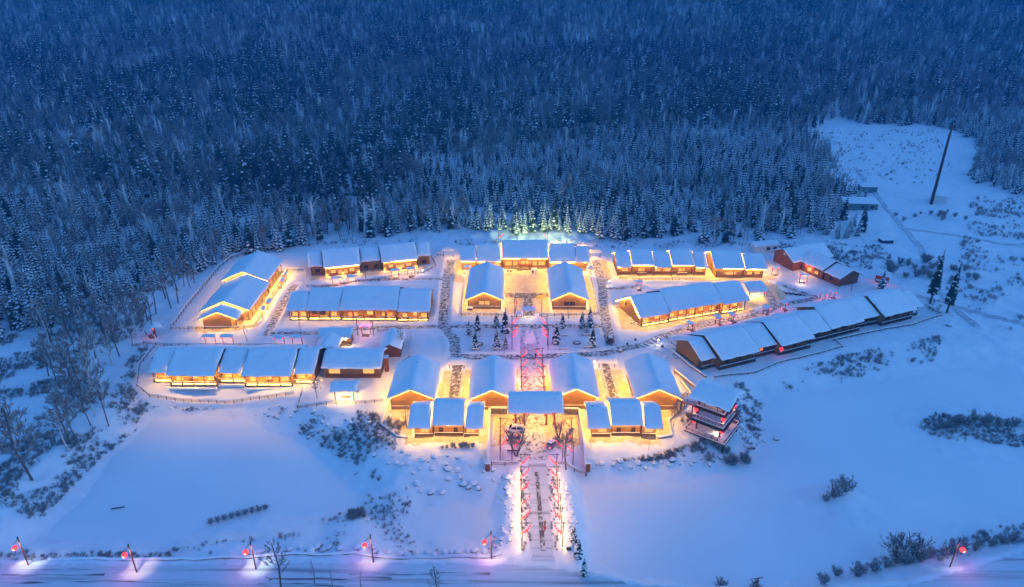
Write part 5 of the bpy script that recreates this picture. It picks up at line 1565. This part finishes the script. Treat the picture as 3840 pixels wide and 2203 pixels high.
rot = rng.uniform(0, 6.283, len(tx))
tz = height(tx, ty)
# the trees that show largest stand as individuals
order = np.argsort(np.hypot(tx, ty))
ns = nb_ = 0
taken = np.zeros(len(tx), bool)
for i in order:
    s_ = bool(isp[i])
    if (s_ and ns >= 265) or (not s_ and nb_ >= 165): 
        if ns >= 265 and nb_ >= 165: break
        continue
    if abs(tx[i]) > .74 * ty[i] + 8: continue
    taken[i] = True
    o = link('spruce_tree' if s_ else 'bare_tree', ALL_ME[kind[i]], None, (tx[i], ty[i], tz[i]), rot[i])
    o.scale = (scl[i],) * 3
    if s_:
        ns += 1
        tag(o, 'snow-dusted spruce at the near edge of the forest', 'spruce', 'spruces at the near edge of the forest')
    else:
        nb_ += 1
        tag(o, 'leafless tree at the near edge of the forest', 'bare tree', 'leafless trees at the near edge of the forest')

def instancer(name, x, y, z, kind_, scl_, rot_, coll, label):
    me = bpy.data.meshes.new(name)
    n = len(x)
    me.vertices.add(n)
    me.vertices.foreach_set('co', np.stack([x, y, z], -1).astype(np.float32).ravel())
    for nm, arr, ty_ in (('pick', kind_, 'INT'), ('size', scl_, 'FLOAT'), ('turn', rot_, 'FLOAT')):
        at = me.attributes.new(nm, ty_, 'POINT')
        at.data.foreach_set('value', np.asarray(arr, np.int32 if ty_ == 'INT' else np.float32))
    o = link(name, me)
    ng = bpy.data.node_groups.new(name, 'GeometryNodeTree')
    ng.interface.new_socket('Geometry', in_out='INPUT', socket_type='NodeSocketGeometry')
    ng.interface.new_socket('Geometry', in_out='OUTPUT', socket_type='NodeSocketGeometry')
    N, L = ng.nodes.new, ng.links.new
    gi, go = N('NodeGroupInput'), N('NodeGroupOutput')
    iop, ci = N('GeometryNodeInstanceOnPoints'), N('GeometryNodeCollectionInfo')
    ci.inputs['Collection'].default_value = coll
    ci.inputs['Separate Children'].default_value = True
    ci.inputs['Reset Children'].default_value = True
    def attr(nm, dt):
        a = N('GeometryNodeInputNamedAttribute'); a.data_type = dt; a.inputs['Name'].default_value = nm
        return a.outputs['Attribute']
    cx = N('ShaderNodeCombineXYZ')
    L(attr('turn', 'FLOAT'), cx.inputs['Z'])
    L(gi.outputs[0], iop.inputs['Points'])
    L(ci.outputs['Instances'], iop.inputs['Instance'])
    iop.inputs['Pick Instance'].default_value = True
    L(attr('pick', 'INT'), iop.inputs['Instance Index'])
    L(cx.outputs[0], iop.inputs['Rotation'])
    L(attr('size', 'FLOAT'), iop.inputs['Scale'])
    L(iop.outputs['Instances'], go.inputs[0])
    o.modifiers.new('scatter', 'NODES').node_group = ng
    return tag(o, label, None, None, 'stuff')

k = ~taken
instancer('far_forest', tx[k], ty[k], tz[k], kind[k], scl[k], rot[k], LIB, 'snowy mixed forest covering the hillside')

# single trees nearer the camera: trunk and crown are parts
CROWN = [M['needle'], M['roof_snow'], M['twig'], M['frost']]
G_SPR = spruce_data(40, 6.2, 1.35, 14, 9, .45, .14)
protos = {}
def tree(name, mb, x, y, label, cat, sc=1.0, group=None, rz=None):
    if id(mb) not in protos:
        r0 = empty(name, (0, 0, 0)); split_build(mb, CROWN, name, r0); protos[id(mb)] = r0; o = r0
    else:
        o = copy_tree(protos[id(mb)])
    o.location = (x, y, hz(x, y)); o.scale = (sc,) * 3; o.rotation_euler = (0, 0, rng.uniform(0, 6.28) if rz is None else rz)
    for kk in ('label', 'category', 'group'):
        if kk in o: del o[kk]
    return tag(o, label, cat, group)
for x, y, s_, lb in ((-13.2, 184.9, .85, 'left garden square, outer back corner'), (-10.7, 187.5, 1.1, 'left garden square, back row, beside the west bench'), (-4.9, 189.2, 1.0, 'left garden square, back row, second from the alley'), (-2.0, 185.7, 1.45, 'left garden square, tallest, next to the alley frames'), (-10.8, 176.1, 1.0, 'left garden square, front row by the first bench'), (-4.5, 176.1, 1.1, 'left garden square, front row by the second bench'), (-1.9, 176.3, .75, 'left garden square, front row next to the alley'),
                 (15.7, 188.3, .95, 'right garden square, back row, nearest the alley'), (13.2, 179.2, 1.25, 'right garden square, next to the alley frames'), (21.7, 188.3, 1.0, 'right garden square, back row, middle'), (24.2, 188.5, 1.25, 'right garden square, back row, slimmest'), (23.8, 176.8, 1.2, 'right garden square, front corner'), (23.0, 185.0, .7, 'right garden square, small one between two taller')):
    tree('spruce_tree', G_SPR, x, y, 'young dark spruce in the ' + lb, 'spruce', s_, 'young spruces of the garden squares')
TALL = spruce_data(50, 19, 2.1, 30, 11, .22, .22)
tree('spruce_tree', TALL, 141.0, 207.5, 'tall dark spruce beyond the end of the longest house, left of the pair', 'spruce', 1.08)
tree('spruce_tree', TALL, 142.6, 200.5, 'tall dark spruce beyond the end of the longest house, right of the pair', 'spruce', 1.0)
tree('spruce_tree', G_SPR, 129.6, 218.2, 'lone young spruce beside the eastern lantern gate', 'spruce', 1.25)
for x, y, s_ in ((168, 330, 1.9), (171, 325, 1.5), (175, 327, 1.3), (166, 338, 1.5), (173, 335, 1.6)):
    tree('spruce_tree', SPR[2], x, y, 'spruce in the small clump beside the green sheds', 'spruce', s_ * .62, 'spruces beside the sheds')
for x, y, s_, lb in ((12.0, 100.3, .75, 'upper'), (12.6, 96.6, .8, 'middle'), (13.2, 92.2, .7, 'lower')):
    tree('spruce_tree', G_SPR, x, y, '%s small spruce on the snowbank right of the driveway mouth' % lb, 'spruce', s_)
# leafless trees round the place
B_BIG = bare_data(60, 15, 5.0, 'bark', 24, 6, 6, .05, 1, .3, 1.25, 1.6)
B_MID = bare_data(61, 10, 3.2, 'bark', 16, 5, 5, .1, 1, .3, 1, 1.5)
B_FORK = bare_data(62, 8, 2.4, 'bark', 12, 5, 5, .05, 4, .3)
B_COURT = bare_data(63, 10, 4.2, 'bark', 22, 6, 6, .04, 1, .38, 1.2)
B_THIN = bare_data(64, 7, 1.3, 'bark', 8, 3, 2, .1, 1, .35, .8)
tree('bare_tree', B_BIG, -105.5, 119.0, 'big leafless tree on the open bank west of the left pond, lowest one', 'bare tree', 1.25)
tree('bare_tree', B_BIG, -104, 131.0, 'broad leafless tree on the bank west of the left pond, middle one', 'bare tree', .85)
tree('bare_tree', B_MID, -111.5, 149.0, 'leafless tree west of the left pond head, uppermost of three', 'bare tree', 1.3)
tree('bare_tree', B_COURT, 12.1, 122.0, 'large leafless tree with lit trunk at the front of the parking court', 'bare tree', 1.0)
tree('bare_tree', B_FORK, .9, 126.6, 'forked leafless tree growing from the square planter', 'bare tree', 1.15)
tree('bare_tree', B_FORK, 2.2, 137.4, 'leafless tree behind the off-roader, branches before the gate roof', 'bare tree', .85)
tree('bare_tree', B_FORK, 11.2, 133.6, 'leafless bushy tree behind the grey car', 'bare tree', .8)
tree('bare_tree', B_MID, -32.6, 175.5, 'leafless tree right of the little hut', 'bare tree', .75)
tree('bare_tree', B_MID, -50.8, 150.2, 'leafless tree left of the kiosk', 'bare tree', .62)
tree('bare_tree', B_MID, -25.6, 137.2, 'leafless tree lit golden beside the left lodge', 'bare tree', .65)
tree('bare_tree', B_MID, 39.6, 138.2, 'leafless tree lit golden beside the right lodge', 'bare tree', .68)
tree('bare_tree', B_THIN, 18.6, 130.2, 'slim leafless sapling before the right lodge, left one', 'bare tree', .6)
tree('bare_tree', B_THIN, 32.0, 130.2, 'slim leafless sapling before the right lodge, right one', 'bare tree', .6)
tree('bare_tree', B_THIN, -64.5, 184.0, 'slim leafless sapling by the fence, left of the dark cross-gabled hut', 'bare tree', .8)
tree('bare_tree', B_THIN, -79.8, 180.8, 'slim leafless sapling behind the veranda house roofs', 'bare tree', 1.1)
tree('bare_tree', B_THIN, -2.4, 173.2, 'slim leafless sapling at the left foot of the alley', 'bare tree', .8)
tree('bare_tree', B_THIN, 58.2, 227.6, 'slim leafless sapling before the stepped row house', 'bare tree', 1.0)
tree('bare_tree', B_THIN, -53.2, 226.2, 'slim leafless sapling before the forest edge house', 'bare tree', 1.0)
tree('bare_tree', B_THIN, 118.6, 216.6, 'slim leafless sapling in the garden of the corner house', 'bare tree', 1.0)
tree('bare_tree', B_THIN, 1.0, 200.2, 'slim leafless sapling beside the courtyard gate', 'bare tree', 1.15)
tree('bare_tree', B_THIN, 18.2, 195.5, 'slim leafless sapling under the upper right gabled hall', 'bare tree', .9)
for x, y, s_, lb in ((-41.4, 88.6, 1.15, 'first'), (-35.9, 90.2, .85, 'second'), (-26.5, 87.8, .8, 'third'), (-32.0, 88.4, .8, 'fourth'), (-13.5, 87.0, .7, 'fifth')):
    tree('bare_tree', B_MID if lb in ('first', 'fifth') else B_THIN, x, y, 'thin leafless sapling on the near side of the road, %s from the left' % lb, 'bare tree', s_)
# loose leafless wood on the west slope
WEST_SLOPE = [(-150, 186), (-128, 206), (-113, 226), (-112, 186), (-113, 160), (-99, 140), (-103, 122), (-125, 122), (-190, 150)]
wx, wy = scatter(WEST_SLOPE, 900, 5)
hd = np.hypot(wx + 98, wy - 135)
sel = []
for x, y in zip(wx, wy):
    if all((x - a) ** 2 + (y - b_) ** 2 > 8 for a, b_ in sel) and abs(x) < .76 * y + 6 and len(sel) < 110: sel.append((x, y))
for x, y in sel:
    o = link('bare_tree', BAR_ME[int(rng.integers(0, 4))], None, (x, y, hz(x, y)), rng.uniform(0, 6.28)); o.scale = (rng.uniform(.85, 1.35),) * 3
    tag(o, 'leafless tree scattered on the open west slope', 'bare tree', 'leafless trees on the open west slope')

# shrubs one can tell apart
SHR = [bare_data(70 + k, 2.6, 1.3, 'twig', 9, 4, 4, .38, 6, .15, 1.0) for k in range(3)]
SHR_ME = [m.data('shrub') for m in SHR]
def shrub(x, y, label, sc=1.0, group=None):
    o = link('shrub', SHR_ME[int(rng.integers(0, 3))], None, (x, y, hz(x, y)), rng.uniform(0, 6.28)); o.scale = (sc,) * 3
    return tag(o, label, 'shrub', group)
shrub(69.5, 115.2, 'dense dark shrub on the small pond island, left one', 1.7); shrub(72.8, 117.3, 'upright shrub on the small pond island, right one', 1.7); shrub(67.5, 114.6, 'low shrub at the left tip of the small pond island', .8)
for k in range(16):
    shrub(106 + k * 1.7 + rng.uniform(-.8, .8), 141.5 + rng.uniform(-2.2, 2.2) - .05 * k, 'dark shrub on the long pond island', rng.uniform(.8, 1.3), 'shrubs of the long pond island')
for k in range(20):
    t = k / 19
    shrub(62 + 44 * t + rng.uniform(-.7, .7), 94.6 + 8.5 * t + rng.uniform(-.8, .8), 'dark shrub in the row along the south shore of the right pond', rng.uniform(.75, 1.2), 'shrubs along the south shore of the right pond')
shrub(74.4, 98.4, 'tall leafless bush on the south shore, left of two', 2.4); shrub(78.2, 98.6, 'tall leafless bush on the south shore, right of two', 2.0)
for k in range(9): shrub(-62.8 + k * 1.25, 108.9 + .55 * k, 'evergreen-dark shrub of the little hedge in the left pond', .62, 'shrubs of the little hedge in the left pond')
for k in range(7): shrub(-31.5 + rng.uniform(-2.4, 2.4), 109.5 + rng.uniform(-1.2, 1.6), 'dark shrub of the thicket between the two left ponds', .8, 'shrubs of the thicket between the two left ponds')
for x, y, lb in ((45, 91.5, 'first'), (39, 92.5, 'second'), (58, 92.8, 'third')): shrub(x, y, '%s roundish bare bush at the lower shore edge' % lb, 1.0)
for k in range(26):
    a = rng.uniform(0, 1); shrub(47 + 9 * a + rng.uniform(-2, 2), 128.8 + 2 * rng.normal() + 14 * a * (rng.random() < .6), 'frosty shrub around the foot of the lookout tower', rng.uniform(.6, 1.1), 'shrubs around the lookout tower')
for k in range(18): shrub(42.5 + rng.uniform(-2.2, 3), 139 + rng.uniform(0, 11), 'golden-lit shrub between the right hall and the lookout tower', rng.uniform(.5, .85), 'shrubs between the right hall and the tower')
for k in range(14): shrub(-29.5 + rng.uniform(-2, 4), 136 + rng.uniform(-2, 5), 'golden-lit shrub at the corner of the left lodge', rng.uniform(.4, .7), 'shrubs at the corner of the left lodge')
for k in range(14): shrub(-16 + rng.uniform(-1, 7.5), 129.6 + rng.uniform(-.7, .8), 'low golden-lit shrub before the left lodge', rng.uniform(.35, .6), 'shrubs before the left lodge')
for sx, wrd in ((2.9, 'left'), (8.8, 'right')):
    for k in range(30):
        shrub(sx + rng.uniform(-.9, .7), 98.2 + k * .8, 'brightly lit dry shrub in the %s verge of the driveway' % wrd, rng.uniform(.2, .34), 'shrubs in the driveway verges')
for x, y in ((-108, 168), (-104, 160), (-101, 168), (-96, 147)) : shrub(x, y, 'lone frosty shrub west of the veranda house', 1.0, 'shrubs west of the veranda house')
for k in range(26): shrub(153 + rng.uniform(-13, 18), 236 + rng.uniform(-10, 10), 'tall shrub in the thicket right of the forest track', rng.uniform(.9, 1.6), 'shrubs right of the forest track')
for k in range(14): shrub(190 + rng.uniform(-14, 16), 300 + rng.uniform(-7, 7), 'shrub in the clump below the chimney pole', rng.uniform(.6, 1.1), 'shrubs below the chimney pole')

# boulders with snow caps
def boulder_data(seed):
    r = random.Random(seed)
    m = MB()
    m.ball((0, 0, .1), .75, .55, .5, M['rock'], 9, 6)
    m.v = [(x * r.uniform(.85, 1.12), y * r.uniform(.85, 1.12), z * r.uniform(.9, 1.1)) for x, y, z in m.v]
    n0 = len(m.v)
    m.ball((.06, .06, .30), .78, .58, .40, M['snow'], 10, 6)
    return m.data('boulder', smooth=True)
BLD = [boulder_data(k) for k in range(4)]
def boulders(poly, n, label, group, seed, smin=.5, smax=1.3, gap=1.2):
    x, y = scatter(poly, n * 9, seed)
    got = []
    for a, b_ in zip(x, y):
        if len(got) >= n: break
        if all((a - c) ** 2 + (b_ - d) ** 2 > gap * gap for c, d in got): got.append((a, b_))
    for a, b_ in got:
        o = link('boulder', BLD[int(rng.integers(0, 4))], None, (a, b_, hz(a, b_)), rng.uniform(0, 6.28))
        q = rng.uniform(smin, smax); o.scale = (q, q, q * rng.uniform(.7, 1.1))
        tag(o, label, 'boulder', group)
boulders([(-30, 124), (-24, 132), (-8, 124), (0, 121), (0, 104), (-5, 117), (-22, 117)], 42, 'snow-capped boulder on the slope between middle pond and parking court', 'boulders above the middle pond', 1)
boulders([(-6, 100), (0, 100), (.6, 121), (-2, 121), (-2, 106)], 46, 'rubble boulder on the bank left of the driveway', 'boulders on the left driveway bank', 2, .3, .8, .7)
boulders([(11, 98), (13.5, 100), (12.5, 119), (11, 120)], 40, 'rubble boulder on the bank right of the driveway', 'boulders on the right driveway bank', 3, .3, .7, .6)
boulders([(17, 124), (46, 127), (50, 130), (44, 128.5), (18, 126)], 26, 'snow-capped boulder along the shore below the right lodge', 'boulders below the right lodge', 4, .5, 1.2)
boulders([(-100, 151), (-56, 150), (-34, 141), (-26, 130), (-32, 120), (-40, 129), (-58, 143.5), (-74, 151), (-92, 148)], 66, 'dark snow-capped boulder on the bank above the left pond', 'boulders above the left pond', 6, .4, 1.0, 1.3)
boulders([(-50, 97.5), (-5, 99), (-5, 100.6), (-25, 100), (-50, 99)], 30, 'snow pillow of a boulder along the road edge', 'boulders along the road edge', 7, .7, 1.3, 1.1)
boulders([(41, 190), (39.6, 204), (37, 204), (38, 190)], 14, 'boulder at the gable foot of the angled house', 'boulders at the angled house', 8, .5, 1.0)
boulders([(42, 168), (50, 172), (46, 180), (42, 178)], 16, 'brown stone in the snow left of the longest house', 'stones left of the longest house', 9, .3, .6)
boulders([(55, 128), (62, 134), (66, 148), (60, 150), (56, 140)], 24, 'boulder in the scrub right of the lookout tower', 'boulders right of the lookout tower', 10, .4, 1.0)
o = link('boulder', BLD[0], None, (65.2, 137.5, POND_Z), .3); o.scale = (1.1,) * 3; tag(o, 'lone boulder out on the right pond ice', 'boulder')
o = link('boulder', BLD[2], None, (137.5, 190.5, hz(137.5, 190.5)), .3); o.scale = (1.4,) * 3; tag(o, 'lone boulder on the snow below the two tall spruces', 'boulder')
m = MB(); m.box(-.45, .45, -.45, .45, -.2, .9, M['dark_timber']); m.box(-.5, .5, -.5, .5, .903, 1.1, M['roof_snow']); tag(m.build('dark_bin', loc=(10.9, 98.6, hz(10.9, 98.6))), 'dark box with a snow lid at the right driveway mouth', 'box')
m = MB(); m.bar((-1.3, 0, .2), (1.3, .5, .3), .16, .12, M['bark'], 6); tag(m.build('fallen_log', loc=(-84.5, 113.2, hz(-84.5, 113.2))), 'dark fallen log on the west shore of the left pond', 'log')

# undergrowth: dry stalks and twiggy tufts poking through the snow
LIB2 = bpy.data.collections.new('undergrowth_library')
for k in range(4):
    r = random.Random(200 + k); m = MB()
    for j in range(16):
        a = r.random() * 6.283; l = r.uniform(.4, 1.0); q = r.uniform(.1, .7)
        d = Vector((math.cos(a) * q, math.sin(a) * q, 1)).normalized(); p = Vector((r.uniform(-.35, .35), r.uniform(-.35, .35), -.1))
        s = Vector((-math.sin(a), math.cos(a), 0)) * r.uniform(.02, .045)
        m.poly([p - s, p + s, p + d * l], M['dry'] if r.random() < .6 else M['twig'])
    o = bpy.data.objects.new('tuft_%d' % k, m.data('tuft')); LIB2.objects.link(o)
for k in range(2):
    m = bare_data(300 + k, 1.7, .9, 'twig', 6, 3, 3, .25, 5, .15, .55)
    o = bpy.data.objects.new('tuft_%d' % (4 + k), m.data('tuft')); LIB2.objects.link(o)
ux, uy, us = [], [], []
for poly, n, smin, smax, sd in (
    ([(-112, 182), (-107, 176), (-106, 160), (-97, 150), (-56, 150), (-34, 143), (-27, 131), (-28, 118), (-38, 128), (-58, 143), (-74, 150.5), (-92, 148), (-97, 128), (-98, 108), (-130, 118), (-170, 160), (-150, 190), (-126, 212)], 17000, .4, 1.1, 1),
    ([(-100, 96.5), (-50, 97.5), (-40, 104), (-30, 110), (-40, 104), (-56, 102), (-71, 100), (-96, 100)], 900, .4, .9, 2),
    ([(-40, 99), (-8, 100.5), (-18, 101), (-23, 108), (-21, 116), (-30, 122), (-32, 114), (-40, 109)], 700, .3, .8, 3),
    ([(54, 126), (60, 132), (68, 150), (94, 164), (123, 173), (132, 184), (100, 174), (74, 164), (58, 158), (52, 154), (56, 144), (56, 134)], 3600, .5, 1.2, 4),
    ([(20, 126), (46, 129), (50, 133), (46, 134), (40, 131), (30, 128)], 900, .4, .9, 5),
    ([(135, 205), (150, 215), (175, 250), (230, 330), (260, 330), (230, 250), (190, 190), (160, 180)], 3600, .6, 1.5, 6),
    ([(100, 262), (150, 262), (150, 240), (130, 236)], 700, .5, 1.2, 7),
    ([(150, 340), (175, 400), (200, 470), (290, 470), (250, 380), (215, 350)], 900, .6, 1.3, 8),
    ([(-30, 270), (130, 266), (140, 262), (40, 258), (-40, 262), (-90, 258), (-88, 264), (-60, 272)], 900, .4, 1.0, 9),
    ([(60, 94), (90, 98), (120, 108), (120, 112), (84, 103), (62, 96)], 700, .5, 1.1, 10),
    ([(110, 148), (128, 148), (140, 141), (125, 133), (108, 136), (100, 141)], 900, .4, .9, 11)):
    x, y = scatter(poly, int(n * 2.6), sd)
    pat = fbm(x, y, 7, 140 + sd, 3)
    k_ = rng.random(len(x)) < sstep(pat, .38, .62)
    x, y = x[k_], y[k_]
    ux.append(x); uy.append(y); us.append(rng.uniform(smin, smax, len(x)) * .72)
ux, uy, us = np.concatenate(ux), np.concatenate(uy), np.concatenate(us)
uz = height(ux, uy)
k_ = uz > POND_Z + .15
ux, uy, us, uz = ux[k_], uy[k_], us[k_], uz[k_]
instancer('undergrowth', ux, uy, uz, rng.choice(6, len(ux), p=[.13, .13, .13, .13, .24, .24]), us, rng.uniform(0, 6.28, len(ux)), LIB2, 'dry stalks and twiggy tufts poking out of the snow')

# ------------------------------------------------------------------ the air: a thin even haze round the whole place
hm = bpy.data.materials.new('haze')
hm.use_nodes = True
hn = hm.node_tree
hn.nodes.clear()
pv = hn.nodes.new('ShaderNodeVolumePrincipled')
pv.inputs['Color'].default_value = (0.03, 0.42, 1.0, 1)
pv.inputs['Density'].default_value = 0.0004
pv.inputs['Anisotropy'].default_value = 0.0
ho = hn.nodes.new('ShaderNodeOutputMaterial')
hn.links.new(pv.outputs['Volume'], ho.inputs['Volume'])
m = MB(); m.box(-1600, 1600, -20, 1600, -12, 260, hm)
tag(m.build('haze'), 'thin blue evening haze lying over the valley', None, None, 'stuff')
S.cycles.volume_bounces = 0
